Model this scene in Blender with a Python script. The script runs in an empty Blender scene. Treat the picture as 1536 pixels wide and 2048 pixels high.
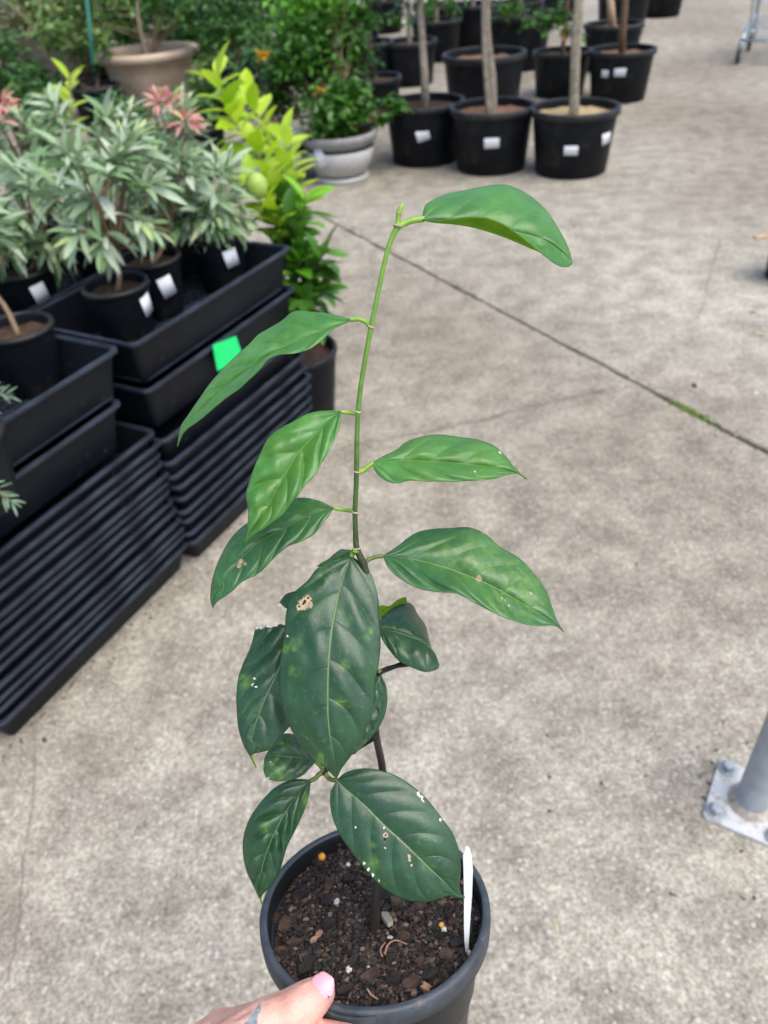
import bpy, bmesh, math, random
import numpy as np
from mathutils import Vector, Matrix

random.seed(7)
rng = np.random.default_rng(11)
SC = bpy.context.scene
C = SC.collection

# ------------------------------------------------------------------ camera
F, CX, CY, CAM_H = 1540.0, 768.0, 1024.0, 1.30      # focal length and centre in photo pixels, camera height in metres
_d = np.array([(920. - CX) / F, (2980. - CY) / F, 1.0]); _d /= np.linalg.norm(_d)   # where plumb lines meet
_up = -_d
_f = np.array([0, 0, 1.]) - _up * _up[2]; _f /= np.linalg.norm(_f)
_r = np.cross(_f, _up)
if _r[0] < 0: _r = -_r
R = np.array([_r, _f, _up])                          # world = R @ camera (x right, y down, z forward)
O = np.array([0, 0, CAM_H])
cam_data = bpy.data.cameras.new('camera')
cam = bpy.data.objects.new('camera', cam_data); C.objects.link(cam)
cx_, cy_, cz_ = R @ [1, 0, 0], R @ [0, -1, 0], R @ [0, 0, -1]
cam.matrix_world = Matrix(((cx_[0], cy_[0], cz_[0], O[0]), (cx_[1], cy_[1], cz_[1], O[1]),
                           (cx_[2], cy_[2], cz_[2], O[2]), (0, 0, 0, 1)))
cam_data.sensor_fit = 'AUTO'; cam_data.sensor_width = 36.0
cam_data.lens = F / 2048.0 * 36.0
cam_data.clip_start = 0.02; cam_data.clip_end = 400
cam_data.dof.use_dof = True
cam_data.dof.focus_distance = 0.362
cam_data.dof.aperture_fstop = 11.5
SC.camera = cam

# ------------------------------------------------------------------ sky, sun, exposure
SUN_EL, SUN_AZ = math.radians(64), math.radians(128)   # azimuth clockwise from +Y
world = bpy.data.worlds.new('World'); SC.world = world; world.use_nodes = True
nt = world.node_tree
sky = nt.nodes.new('ShaderNodeTexSky'); sky.sky_type = 'NISHITA'; sky.sun_disc = False
sky.sun_elevation = SUN_EL; sky.sun_rotation = SUN_AZ
sky.air_density = 1.0; sky.dust_density = 3.0; sky.ozone_density = 1.0
bg = nt.nodes['Background']; bg.inputs['Strength'].default_value = 0.15
nt.links.new(sky.outputs[0], bg.inputs['Color'])
sun_d = bpy.data.lights.new('sun', 'SUN'); sun_d.energy = 1.5; sun_d.angle = math.radians(60)
sun_d.color = (1.0, 0.96, 0.90)
sun = bpy.data.objects.new('sun', sun_d); C.objects.link(sun)
sdir = Vector((math.sin(SUN_AZ) * math.cos(SUN_EL), math.cos(SUN_AZ) * math.cos(SUN_EL), math.sin(SUN_EL)))
sun.rotation_euler = sdir.to_track_quat('Z', 'Y').to_euler()
SC.view_settings.view_transform = 'Standard'; SC.view_settings.look = 'None'
SC.view_settings.gamma = 1.0; SC.view_settings.use_curve_mapping = False
SC.view_settings.exposure = 0.80
cy = SC.cycles
cy.use_adaptive_sampling = True; cy.adaptive_threshold = .03
cy.max_bounces = 5; cy.diffuse_bounces = 2; cy.glossy_bounces = 2; cy.transmission_bounces = 2; cy.transparent_max_bounces = 4
cy.caustics_reflective = False; cy.caustics_refractive = False

# ------------------------------------------------------------------ helpers
def ray(px, py): return R @ np.array([(px - CX) / F, (py - CY) / F, 1.0])
def P(px, py, z): return O + ray(px, py) * z          # a point at a given distance in front of the camera
def G(px, py, z=0.0):                                 # a point at a given height above the ground
    r = ray(px, py); return O + r * ((z - CAM_H) / r[2])
def cam2w(c): return O + R @ np.asarray(c, float)

def mk_mesh(name, verts, faces, mats=(), smooth=True, mat_idx=None):
    me = bpy.data.meshes.new(name)
    me.from_pydata([tuple(map(float, v)) for v in verts], [], [tuple(map(int, f)) for f in faces])
    for m in mats: me.materials.append(m)
    if smooth: me.polygons.foreach_set('use_smooth', [True] * len(me.polygons))
    if mat_idx is not None: me.polygons.foreach_set('material_index', [int(i) for i in mat_idx])
    me.update()
    return me
def link(name, me, parent=None, loc=(0, 0, 0), rot=(0, 0, 0), scale=(1, 1, 1)):
    o = bpy.data.objects.new(name, me); C.objects.link(o)
    o.location = loc; o.rotation_euler = rot; o.scale = scale
    if parent is not None: o.parent = parent
    return o
def part(name, verts, faces, mat, parent=None, smooth=True, **kw):
    return link(name, mk_mesh(name, verts, faces, [mat] if not isinstance(mat, (list, tuple)) else mat, smooth, kw.pop('mat_idx', None)), parent, **kw)
def tag(o, label, cat, group=None, kind=None):
    o['label'] = label; o['category'] = cat
    if group: o['group'] = group
    if kind: o['kind'] = kind
    return o
def thing(name, label, cat, loc=(0, 0, 0), rotz=0.0, group=None):
    o = bpy.data.objects.new(name, None); C.objects.link(o)
    o.location = tuple(map(float, loc)); o.rotation_euler = (0, 0, rotz); o.empty_display_size = .05
    return tag(o, label, cat, group)
def join(parts):
    V, Fc, n = [], [], 0
    for v, f in parts:
        V.extend([tuple(x) for x in v]); Fc.extend([tuple(i + n for i in q) for q in f]); n += len(v)
    return V, Fc
def lathe(profile, seg=40, cap_start=False, cap_end=False):
    V, Fc = [], []
    n = len(profile)
    for i in range(seg):
        a = 2 * math.pi * i / seg; c, s = math.cos(a), math.sin(a)
        for r, z in profile: V.append((r * c, r * s, z))
    for i in range(seg):
        j = (i + 1) % seg
        for k in range(n - 1): Fc.append((i * n + k, j * n + k, j * n + k + 1, i * n + k + 1))
    if cap_start: Fc.append(tuple(i * n for i in range(seg))[::-1])
    if cap_end: Fc.append(tuple(i * n + n - 1 for i in range(seg)))
    return V, Fc
def spline(pts, n):
    pts = np.asarray(pts, float)
    d = np.r_[0, np.cumsum(np.maximum(np.linalg.norm(np.diff(pts, axis=0), axis=1), 1e-9))]; d /= d[-1]
    t = np.linspace(0, 1, n)
    m = np.gradient(pts, d, axis=0) if len(pts) > 2 else np.repeat((pts[1:] - pts[:1]) / 1.0, 2, 0)
    i = np.clip(np.searchsorted(d, t, 'right') - 1, 0, len(pts) - 2)
    h = (d[i + 1] - d[i])[:, None]; s = ((t - d[i]) / h[:, 0])[:, None]
    return ((2*s**3 - 3*s**2 + 1) * pts[i] + (s**3 - 2*s**2 + s) * h * m[i] + (-2*s**3 + 3*s**2) * pts[i + 1] + (s**3 - s**2) * h * m[i + 1])
def tube(path, radii, seg=10, cap=True):
    path = np.asarray(path, float); n = len(path)
    radii = np.interp(np.linspace(0, 1, n), np.linspace(0, 1, len(radii)), radii) if np.ndim(radii) else np.full(n, radii)
    T = np.gradient(path, axis=0); T /= np.linalg.norm(T, axis=1)[:, None] + 1e-12
    ref = np.array([0, 0, 1.]) if abs(T[0, 2]) < .9 else np.array([1., 0, 0])
    u = np.cross(T[0], ref); u /= np.linalg.norm(u)
    V, Fc = [], []
    for k in range(n):
        u = u - T[k] * (u @ T[k]); u /= np.linalg.norm(u); w = np.cross(T[k], u)
        for s in range(seg):
            a = 2 * math.pi * s / seg
            V.append(path[k] + radii[k] * (math.cos(a) * u + math.sin(a) * w))
    for k in range(n - 1):
        for s in range(seg):
            t = (s + 1) % seg
            Fc.append((k*seg + s, k*seg + t, (k+1)*seg + t, (k+1)*seg + s))
    if cap:
        Fc.append(tuple(range(seg))[::-1]); Fc.append(tuple((n-1)*seg + s for s in range(seg)))
    return V, Fc
def box(x0, x1, y0, y1, z0, z1):
    V = [(x, y, z) for x in (x0, x1) for y in (y0, y1) for z in (z0, z1)]
    return V, [(0,1,3,2),(4,6,7,5),(0,4,5,1),(2,3,7,6),(0,2,6,4),(1,5,7,3)]
def bevel_mod(o, w, seg=2):
    m = o.modifiers.new('bevel', 'BEVEL'); m.width = w; m.segments = seg; m.limit_method = 'ANGLE'
    return o
def vnoise(n, comps, seed):
    """smooth random function of 2-D points"""
    r = np.random.default_rng(seed)
    k = r.normal(size=(comps, 2)); ph = r.uniform(0, 6.28, comps); a = r.uniform(.4, 1, comps)
    return lambda p, s=1.0: sum(a[i] * np.sin((p @ k[i]) * s + ph[i]) for i in range(comps)) / math.sqrt(comps)

# ------------------------------------------------------------------ materials
def new_mat(name):
    m = bpy.data.materials.new(name); m.use_nodes = True
    return m, m.node_tree, m.node_tree.nodes, m.node_tree.links, m.node_tree.nodes['Principled BSDF']
def ramp(nodes, stops):
    r = nodes.new('ShaderNodeValToRGB'); e = r.color_ramp.elements
    e[0].position, e[0].color = stops[0][0], (*stops[0][1], 1)
    e[1].position, e[1].color = stops[-1][0], (*stops[-1][1], 1)
    for p, c in stops[1:-1]:
        x = e.new(p); x.color = (*c, 1)
    return r
def simple(name, c1, c2, scale=20., rough=.5, bump=.0, spec=.5, detail=4, metal=0., distort=0., bdist=.002):
    m, t, N, L, b = new_mat(name)
    co = N.new('ShaderNodeTexCoord'); ns = N.new('ShaderNodeTexNoise')
    ns.inputs['Scale'].default_value = scale; ns.inputs['Detail'].default_value = detail
    L.new(co.outputs['Object'], ns.inputs['Vector'])
    rp = ramp(N, [(.3, c1), (.7, c2)]); L.new(ns.outputs['Fac'], rp.inputs[0]); L.new(rp.outputs[0], b.inputs['Base Color'])
    b.inputs['Roughness'].default_value = rough; b.inputs['Specular IOR Level'].default_value = spec; b.inputs['Metallic'].default_value = metal
    rr = N.new('ShaderNodeMapRange'); rr.inputs['To Min'].default_value = max(.05, rough - .1); rr.inputs['To Max'].default_value = min(1, rough + .12)
    L.new(ns.outputs['Fac'], rr.inputs['Value']); L.new(rr.outputs[0], b.inputs['Roughness'])
    if bump:
        bp = N.new('ShaderNodeBump'); bp.inputs['Strength'].default_value = bump; bp.inputs['Distance'].default_value = bdist
        n2 = N.new('ShaderNodeTexNoise'); n2.inputs['Scale'].default_value = scale * 4; n2.inputs['Detail'].default_value = 3
        L.new(co.outputs['Object'], n2.inputs['Vector']); L.new(n2.outputs['Fac'], bp.inputs['Height']); L.new(bp.outputs[0], b.inputs['Normal'])
    return m
def foliage(name, cols, rough=.45, trans=.25, tcol=None, spec=.4):
    """leaf material, colour varies leaf by leaf"""
    m, t, N, L, b = new_mat(name)
    geo = N.new('ShaderNodeNewGeometry'); oi = N.new('ShaderNodeObjectInfo')
    ad = N.new('ShaderNodeMath'); ad.operation = 'ADD'; L.new(geo.outputs['Random Per Island'], ad.inputs[0]); L.new(oi.outputs['Random'], ad.inputs[1])
    fr = N.new('ShaderNodeMath'); fr.operation = 'FRACT'; L.new(ad.outputs[0], fr.inputs[0])
    k = len(cols)
    rp = ramp(N, [(i / (k - 1), c) for i, c in enumerate(cols)]); L.new(fr.outputs[0], rp.inputs[0])
    co = N.new('ShaderNodeTexCoord'); ns = N.new('ShaderNodeTexNoise'); ns.inputs['Scale'].default_value = 60
    L.new(co.outputs['Object'], ns.inputs['Vector'])
    mx = N.new('ShaderNodeMix'); mx.data_type = 'RGBA'; mx.blend_type = 'MULTIPLY'; mx.inputs[0].default_value = .5
    r2 = ramp(N, [(.3, (.7, .7, .7)), (.7, (1.25, 1.25, 1.2))]); L.new(ns.outputs['Fac'], r2.inputs[0])
    L.new(rp.outputs[0], mx.inputs[6]); L.new(r2.outputs[0], mx.inputs[7])
    L.new(mx.outputs[2], b.inputs['Base Color'])
    b.inputs['Roughness'].default_value = rough; b.inputs['Specular IOR Level'].default_value = spec
    tr = N.new('ShaderNodeBsdfTranslucent')
    if tcol: tr.inputs[0].default_value = (*tcol, 1)
    else: L.new(mx.outputs[2], tr.inputs[0])
    ms = N.new('ShaderNodeMixShader'); ms.inputs[0].default_value = trans
    L.new(b.outputs[0], ms.inputs[1]); L.new(tr.outputs[0], ms.inputs[2])
    L.new(ms.outputs[0], N['Material Output'].inputs[0])
    return m

def concrete_mat():
    m, t, N, L, b = new_mat('concrete')
    co = N.new('ShaderNodeTexCoord')
    def noise(scale, detail=4, rough=.5):
        n = N.new('ShaderNodeTexNoise'); n.inputs['Scale'].default_value = scale; n.inputs['Detail'].default_value = detail
        n.inputs['Roughness'].default_value = rough; L.new(co.outputs['Object'], n.inputs['Vector']); return n.outputs['Fac']
    def mixc(a, bb, fac, mode='MIX'):
        x = N.new('ShaderNodeMix'); x.data_type = 'RGBA'; x.blend_type = mode
        for s, v in ((0, fac), (6, a), (7, bb)):
            if isinstance(v, (int, float)): x.inputs[s].default_value = v
            elif isinstance(v, tuple): x.inputs[s].default_value = (*v, 1)
            else: L.new(v, x.inputs[s])
        return x.outputs[2]
    def rmp(f, stops):
        r = ramp(N, stops); L.new(f, r.inputs[0]); return r.outputs[0]
    base = rmp(noise(1.1, 5, .6), [(.30, (.26, .236, .192)), (.5, (.338, .313, .262)), (.72, (.425, .399, .340))])
    agg = rmp(noise(52, 6, .78), [(.30, (.55, .52, .50)), (.5, (.98, .98, .97)), (.68, (1.42, 1.42, 1.39))])
    c = mixc(base, agg, .9, 'MULTIPLY')
    grit = rmp(noise(150, 4, .75), [(.36, (.40, .38, .36)), (.5, (1, 1, 1)), (.64, (1.5, 1.5, 1.48))])
    c = mixc(c, grit, .72, 'MULTIPLY')
    pat = rmp(noise(9, 4, .6), [(.35, (.66, .64, .62)), (.64, (1.18, 1.18, 1.16))])
    c = mixc(c, pat, .8, 'MULTIPLY')
    vo = N.new('ShaderNodeTexVoronoi'); vo.inputs['Scale'].default_value = 75; L.new(co.outputs['Object'], vo.inputs['Vector'])
    fl = N.new('ShaderNodeMath'); fl.operation = 'LESS_THAN'; fl.inputs[1].default_value = .27; L.new(vo.outputs['Distance'], fl.inputs[0])
    sep = N.new('ShaderNodeSeparateColor'); L.new(vo.outputs['Color'], sep.inputs[0])
    stone = ramp(N, [(0, (.13, .115, .10)), (.3, (.27, .24, .22)), (.6, (.48, .47, .44)), (1, (.64, .64, .62))]); L.new(sep.outputs[0], stone.inputs[0])
    c = mixc(c, stone.outputs[0], N.new('ShaderNodeMath').outputs[0]) if False else c
    mm = N.new('ShaderNodeMath'); mm.operation = 'MULTIPLY'; mm.inputs[1].default_value = .5; L.new(fl.outputs[0], mm.inputs[0])
    c = mixc(c, stone.outputs[0], mm.outputs[0])
    stain = rmp(noise(.55, 3, .5), [(.42, (1.04, 1.04, 1.04)), (.52, (.9, .88, .86)), (.62, (.66, .62, .58))])
    c = mixc(c, stain, .9, 'MULTIPLY')
    # hairline cracks: wavering lines across the slab
    sx = N.new('ShaderNodeSeparateXYZ'); L.new(co.outputs['Object'], sx.inputs[0])
    def math_(op, a, bb=None, cc=None):
        x = N.new('ShaderNodeMath'); x.operation = op
        for i, v in enumerate((a, bb, cc)):
            if v is None: continue
            if isinstance(v, (int, float)): x.inputs[i].default_value = float(v)
            else: L.new(v, x.inputs[i])
        return x.outputs[0]
    crack = None
    wav = noise(4.0, 6, .65)
    for (ax, ay), (bx, by), w, amp in CRACKS:
        dx, dy = bx - ax, by - ay; ln = math.hypot(dx, dy); dx /= ln; dy /= ln
        along = math_('ADD', math_('MULTIPLY', math_('SUBTRACT', sx.outputs[0], ax), dx), math_('MULTIPLY', math_('SUBTRACT', sx.outputs[1], ay), dy))
        side = math_('ADD', math_('MULTIPLY', math_('SUBTRACT', sx.outputs[0], ax), -dy), math_('MULTIPLY', math_('SUBTRACT', sx.outputs[1], ay), dx))
        side = math_('ADD', side, math_('MULTIPLY', math_('SUBTRACT', wav, .5), amp))
        d = math_('ABSOLUTE', side)
        mask = math_('MULTIPLY', math_('LESS_THAN', d, w), math_('MULTIPLY', math_('GREATER_THAN', along, 0.0), math_('LESS_THAN', along, ln)))
        mask = math_('MULTIPLY', mask, math_('MULTIPLY', math_('SUBTRACT', noise(14, 2), .22), 1.9))
        mask = math_('MAXIMUM', math_('MINIMUM', mask, 1.0), 0.0)
        crack = mask if crack is None else math_('MAXIMUM', crack, mask)
    c = mixc(c, (.12, .10, .085), math_('MULTIPLY', crack, .95))
    L.new(c, b.inputs['Base Color'])
    b.inputs['Roughness'].default_value = .85; b.inputs['Specular IOR Level'].default_value = .3
    bp = N.new('ShaderNodeBump'); bp.inputs['Strength'].default_value = .35; bp.inputs['Distance'].default_value = .003
    hh = math_('SUBTRACT', noise(80, 4, .65), math_('MULTIPLY', crack, 1.2))
    L.new(hh, bp.inputs['Height']); L.new(bp.outputs[0], b.inputs['Normal'])
    return m

def leaf_mat(name, dark, mid, lite, young=0., under=False):
    """veined leaf: UV x runs base to tip, y across (0.5 = midrib); painted-on wear comes from point attributes"""
    m, t, N, L, b = new_mat(name)
    def math_(op, a, bb=None, clamp=False):
        x = N.new('ShaderNodeMath'); x.operation = op; x.use_clamp = clamp
        for i, v in enumerate((a, bb)):
            if v is None: continue
            if isinstance(v, (int, float)): x.inputs[i].default_value = float(v)
            else: L.new(v, x.inputs[i])
        return x.outputs[0]
    def mixc(a, bb, fac, mode='MIX'):
        x = N.new('ShaderNodeMix'); x.data_type = 'RGBA'; x.blend_type = mode
        for s, v in ((0, fac), (6, a), (7, bb)):
            if isinstance(v, (int, float)): x.inputs[s].default_value = v
            elif isinstance(v, tuple): x.inputs[s].default_value = (*v, 1)
            else: L.new(v, x.inputs[s])
        return x.outputs[2]
    uv = N.new('ShaderNodeUVMap'); uv.uv_map = 'UVMap'
    sp = N.new('ShaderNodeSeparateXYZ'); L.new(uv.outputs[0], sp.inputs[0])
    u, v = sp.outputs[0], sp.outputs[1]
    a = math_('MULTIPLY', math_('ABSOLUTE', math_('SUBTRACT', v, .5)), 2.0)
    at = N.new('ShaderNodeAttribute'); at.attribute_type = 'GEOMETRY'; at.attribute_name = 'phase'
    d = math_('SUBTRACT', .5, math_('ABSOLUTE', math_('SUBTRACT', math_('FRACT', at.outputs['Fac']), .5)))
    midv = math_('SUBTRACT', 1.0, math_('DIVIDE', a, .030), True)
    midv = math_('MULTIPLY', midv, math_('MULTIPLY', math_('SUBTRACT', 1.0, u), 7.0, True))
    latv = math_('MULTIPLY', math_('SUBTRACT', 1.0, math_('DIVIDE', d, .040), True), math_('SUBTRACT', 1.0, math_('POWER', a, 2.5), True))
    co = N.new('ShaderNodeTexCoord')
    def noise(scale, detail=4, rough=.5):
        n = N.new('ShaderNodeTexNoise'); n.inputs['Scale'].default_value = scale; n.inputs['Detail'].default_value = detail
        n.inputs['Roughness'].default_value = rough; L.new(co.outputs['Object'], n.inputs['Vector']); return n.outputs['Fac']
    r1 = ramp(N, [(.3, dark), (.55, mid), (.78, lite)]); L.new(noise(55, 4, .6), r1.inputs[0])
    c = r1.outputs[0]
    def attr(nm):
        x = N.new('ShaderNodeAttribute'); x.attribute_type = 'GEOMETRY'; x.attribute_name = nm; return x.outputs['Fac']
    gr = ramp(N, [(.3, (.72, .74, .76)), (.7, (1.25, 1.22, 1.15))]); L.new(noise(260, 4, .7), gr.inputs[0])
    c = mixc(c, gr.outputs[0], .8, 'MULTIPLY')
    # yellowish stippling
    sn = ramp(N, [(.60, (0, 0, 0)), (.74, (1, 1, 1))]); L.new(noise(420, 2), sn.inputs[0])
    c = mixc(c, (.20, .33, .05), math_('MULTIPLY', sn.outputs[0], .22))
    ln = ramp(N, [(.42, (0, 0, 0)), (.66, (1, 1, 1))]); L.new(noise(330, 4, .65), ln.inputs[0])
    c = mixc(c, (.14, .29, .04), math_('MULTIPLY', attr('lime'), math_('ADD', math_('MULTIPLY', ln.outputs[0], .75), .12), True))
    c = mixc(c, lite, math_('MULTIPLY', latv, .42))
    c = mixc(c, (.30, .42, .18), math_('MULTIPLY', midv, .6))
    jag = math_('MULTIPLY', math_('SUBTRACT', noise(1300, 3, .7), .5), 1.7)
    wh = math_('GREATER_THAN', math_('ADD', attr('white'), jag), .55)
    tn = math_('GREATER_THAN', math_('ADD', attr('tan'), jag), .55)
    c = mixc(c, (.74, .73, .66), wh)
    c = mixc(c, (.50, .36, .22), tn)
    L.new(c, b.inputs['Base Color'])
    dmg = math_('MAXIMUM', wh, tn)
    rgh = math_('ADD', math_('MULTIPLY', noise(70, 3), .16), .30)
    L.new(math_('MAXIMUM', rgh, math_('MULTIPLY', dmg, .9)), b.inputs['Roughness'])
    b.inputs['Specular IOR Level'].default_value = .5
    b.inputs['Coat Weight'].default_value = (.3 + .3 * young) if not under else 0.; b.inputs['Coat Roughness'].default_value = .42
    bp = N.new('ShaderNodeBump'); bp.inputs['Strength'].default_value = .6; bp.inputs['Distance'].default_value = .0006
    h = math_('SUBTRACT', math_('ADD', math_('MULTIPLY', noise(700, 3), .35), math_('MULTIPLY', noise(170, 3), .8)), math_('ADD', math_('MULTIPLY', latv, .6), math_('MULTIPLY', midv, .8)))
    L.new(h, bp.inputs['Height']); L.new(bp.outputs[0], b.inputs['Normal'])
    tr = N.new('ShaderNodeBsdfTranslucent'); tr.inputs[0].default_value = (.22 + .2 * young, .42 + .2 * young, .03, 1)
    ms = N.new('ShaderNodeMixShader'); ms.inputs[0].default_value = .72 if under else .10 + .42 * young
    L.new(b.outputs[0], ms.inputs[1]); L.new(tr.outputs[0], ms.inputs[2]); L.new(ms.outputs[0], N['Material Output'].inputs[0])
    return m

def soil_mat(name='potting mix', stops=None):
    m, t, N, L, b = new_mat(name)
    geo = N.new('ShaderNodeNewGeometry')
    rp = ramp(N, stops or [(0, (.007, .005, .004)), (.38, (.018, .012, .0085)), (.66, (.042, .026, .017)), (.86, (.085, .050, .034)), (.955, (.15, .10, .07)), (.994, (.40, .37, .32))])
    rp.color_ramp.interpolation = 'CONSTANT'
    L.new(geo.outputs['Random Per Island'], rp.inputs[0])
    L.new(rp.outputs[0], b.inputs['Base Color']); b.inputs['Roughness'].default_value = .75
    return m
def stem_mat():
    m, t, N, L, b = new_mat('seedling stem')
    at = N.new('ShaderNodeAttribute'); at.attribute_name = 'age'
    co = N.new('ShaderNodeTexCoord'); ns = N.new('ShaderNodeTexNoise'); ns.inputs['Scale'].default_value = 300; ns.inputs['Detail'].default_value = 5
    L.new(co.outputs['Object'], ns.inputs['Vector'])
    ad = N.new('ShaderNodeMath'); ad.operation = 'MULTIPLY_ADD'; ad.inputs[1].default_value = .35; L.new(ns.outputs['Fac'], ad.inputs[0])
    sb = N.new('ShaderNodeMath'); sb.operation = 'SUBTRACT'; sb.inputs[1].default_value = .17; L.new(at.outputs['Fac'], sb.inputs[0]); L.new(sb.outputs[0], ad.inputs[2])
    rp = ramp(N, [(0, (.19, .36, .05)), (.25, (.12, .26, .035)), (.42, (.055, .12, .02)), (.6, (.030, .023, .015)), (.8, (.030, .021, .017)), (1, (.030, .023, .019))])
    L.new(ad.outputs[0], rp.inputs[0]); L.new(rp.outputs[0], b.inputs['Base Color']); b.inputs['Roughness'].default_value = .5
    bp = N.new('ShaderNodeBump'); bp.inputs['Strength'].default_value = .4; bp.inputs['Distance'].default_value = .0005
    L.new(ns.outputs['Fac'], bp.inputs['Height']); L.new(bp.outputs[0], b.inputs['Normal'])
    return m
def skin_mat():
    m, t, N, L, b = new_mat('skin')
    co = N.new('ShaderNodeTexCoord'); ns = N.new('ShaderNodeTexNoise'); ns.inputs['Scale'].default_value = 70; ns.inputs['Detail'].default_value = 5
    L.new(co.outputs['Object'], ns.inputs['Vector'])
    rp = ramp(N, [(.3, (.56, .27, .215)), (.5, (.67, .39, .30)), (.72, (.76, .50, .40))]); L.new(ns.outputs['Fac'], rp.inputs[0])
    at = N.new('ShaderNodeAttribute'); at.attribute_name = 'ink'
    n3 = N.new('ShaderNodeTexNoise'); n3.inputs['Scale'].default_value = 180; L.new(co.outputs['Object'], n3.inputs['Vector'])
    ink = ramp(N, [(.0, (.0, .0, .0)), (1., (1, 1, 1))]); L.new(at.outputs['Fac'], ink.inputs[0])
    ic = ramp(N, [(.35, (.10, .13, .15)), (.65, (.30, .36, .38))]); L.new(n3.outputs['Fac'], ic.inputs[0])
    mx = N.new('ShaderNodeMix'); mx.data_type = 'RGBA'; L.new(ink.outputs[0], mx.inputs[0]); L.new(rp.outputs[0], mx.inputs[6]); L.new(ic.outputs[0], mx.inputs[7])
    at2 = N.new('ShaderNodeAttribute'); at2.attribute_name = 'blush'
    m2 = N.new('ShaderNodeMix'); m2.data_type = 'RGBA'; L.new(at2.outputs['Fac'], m2.inputs[0]); L.new(mx.outputs[2], m2.inputs[6]); m2.inputs[7].default_value = (.70, .30, .26, 1)
    L.new(m2.outputs[2], b.inputs['Base Color'])
    b.inputs['Subsurface Weight'].default_value = .22; b.inputs['Subsurface Radius'].default_value = (1, .35, .2); b.inputs['Subsurface Scale'].default_value = .003
    b.inputs['Roughness'].default_value = .5
    vo = N.new('ShaderNodeTexVoronoi'); vo.inputs['Scale'].default_value = 900; L.new(co.outputs['Object'], vo.inputs['Vector'])
    bp = N.new('ShaderNodeBump'); bp.inputs['Strength'].default_value = .5; bp.inputs['Distance'].default_value = .0006
    L.new(vo.outputs['Distance'], bp.inputs['Height']); L.new(bp.outputs[0], b.inputs['Normal'])
    return m
def sticker_mat():
    m, t, N, L, b = new_mat('printed sticker')
    co = N.new('ShaderNodeTexCoord'); br = N.new('ShaderNodeTexBrick')
    br.inputs['Scale'].default_value = 4; br.inputs['Color1'].default_value = (.80, .82, .85, 1); br.inputs['Color2'].default_value = (.40, .42, .46, 1); br.inputs['Mortar'].default_value = (.83, .84, .87, 1)
    br.inputs['Mortar Size'].default_value = .12
    L.new(co.outputs['Generated'], br.inputs['Vector']); L.new(br.outputs[0], b.inputs['Base Color']); b.inputs['Roughness'].default_value = .45
    return m

M = {}
M['black'] = simple('black plastic', (.0040, .0054, .0080), (.0072, .0092, .0128), 14, .5, .05, .18)
M['black_dusty'] = simple('dusty black plastic', (.008, .009, .0105), (.019, .019, .020), 9, .5, .05, .4)
M['pot'] = simple('dark grey pot plastic', (.006, .007, .0085), (.013, .0145, .017), 40, .36, .08, .4)
M['rim'] = simple('scuffed pot rim', (.026, .033, .041), (.062, .073, .087), 90, .5, .2)
M['tray'] = simple('tray plastic', (.0040, .0054, .0084), (.0085, .0108, .0155), 5, .46, .06, .2)
M['tray_rim'] = simple('tray rim with sky sheen', (.010, .014, .024), (.036, .046, .068), 16, .42, .1, .35)  # paler, bluer than the walls: sky sheen on the rims put into the colour
def add_dust(m, c=(.11, .10, .085), lo=.62, hi=.72, sc=38., amt=.8):
    N, L = m.node_tree.nodes, m.node_tree.links; b = N['Principled BSDF']; src = b.inputs['Base Color'].links[0].from_socket
    co = N.new('ShaderNodeTexCoord'); n = N.new('ShaderNodeTexNoise'); n.inputs['Scale'].default_value = sc; n.inputs['Detail'].default_value = 6; n.inputs['Roughness'].default_value = .7
    L.new(co.outputs['Object'], n.inputs['Vector']); r = ramp(N, [(lo, (0, 0, 0)), (hi, (amt, amt, amt))]); L.new(n.outputs['Fac'], r.inputs[0])
    x = N.new('ShaderNodeMix'); x.data_type = 'RGBA'; L.new(r.outputs[0], x.inputs[0]); L.new(src, x.inputs[6]); x.inputs[7].default_value = (*c, 1); L.new(x.outputs[2], b.inputs['Base Color'])
add_dust(M['tray'], amt=.6); add_dust(M['black'], (.07, .062, .052), .56, .74, 9., .55); add_dust(M['black_dusty'], (.10, .09, .075), .52, .7, 14., .6); add_dust(M['rim'], (.16, .15, .135), .6, .7, 120., .7); add_dust(M['pot'], (.06, .052, .043), .6, .75, 60., .5)
M['terracotta'] = simple('sandstone glaze', (.38, .28, .20), (.52, .41, .30), 6, .6, .1)
M['greypot'] = simple('grey moulded plastic', (.42, .41, .385), (.50, .49, .465), 30, .5, .05)
M['greyrim'] = simple('grey pot rim', (.24, .24, .23), (.32, .31, .30), 30, .5, .05)
M['brownpot'] = simple('weathered brown pot', (.17, .14, .12), (.27, .23, .20), 8, .7, .2)
M['soil'] = soil_mat()
M['litter'] = soil_mat('dry litter', [(0, (.05, .035, .022)), (.35, (.10, .07, .045)), (.7, (.20, .15, .10)), (.9, (.34, .29, .22))])
M['soilbase'] = simple('damp soil', (.006, .005, .004), (.03, .019, .013), 160, .85, 1.0, .2, bdist=.003)
M['bark'] = simple('bark chip', (.024, .015, .011), (.085, .052, .038), 120, .75, .5, .3)
M['bark_dark'] = simple('dark bark chip', (.008, .007, .006), (.03, .022, .018), 120, .6, .5, .3)
M['bark_tan'] = simple('tan bark chip', (.22, .12, .075), (.36, .22, .15), 140, .75, .4, .3)
M['perlite'] = simple('perlite', (.42, .40, .35), (.6, .58, .53), 200, .8, .3)
M['prill'] = simple('fertiliser bead', (.62, .27, .02), (.75, .38, .06), 100, .35)
M['mulch'] = simple('brown potting soil', (.14, .075, .045), (.27, .16, .10), 70, .9, .8, .2)
M['straw'] = simple('straw coloured mulch', (.26, .19, .09), (.55, .45, .26), 90, .9, .8, .2)
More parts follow.
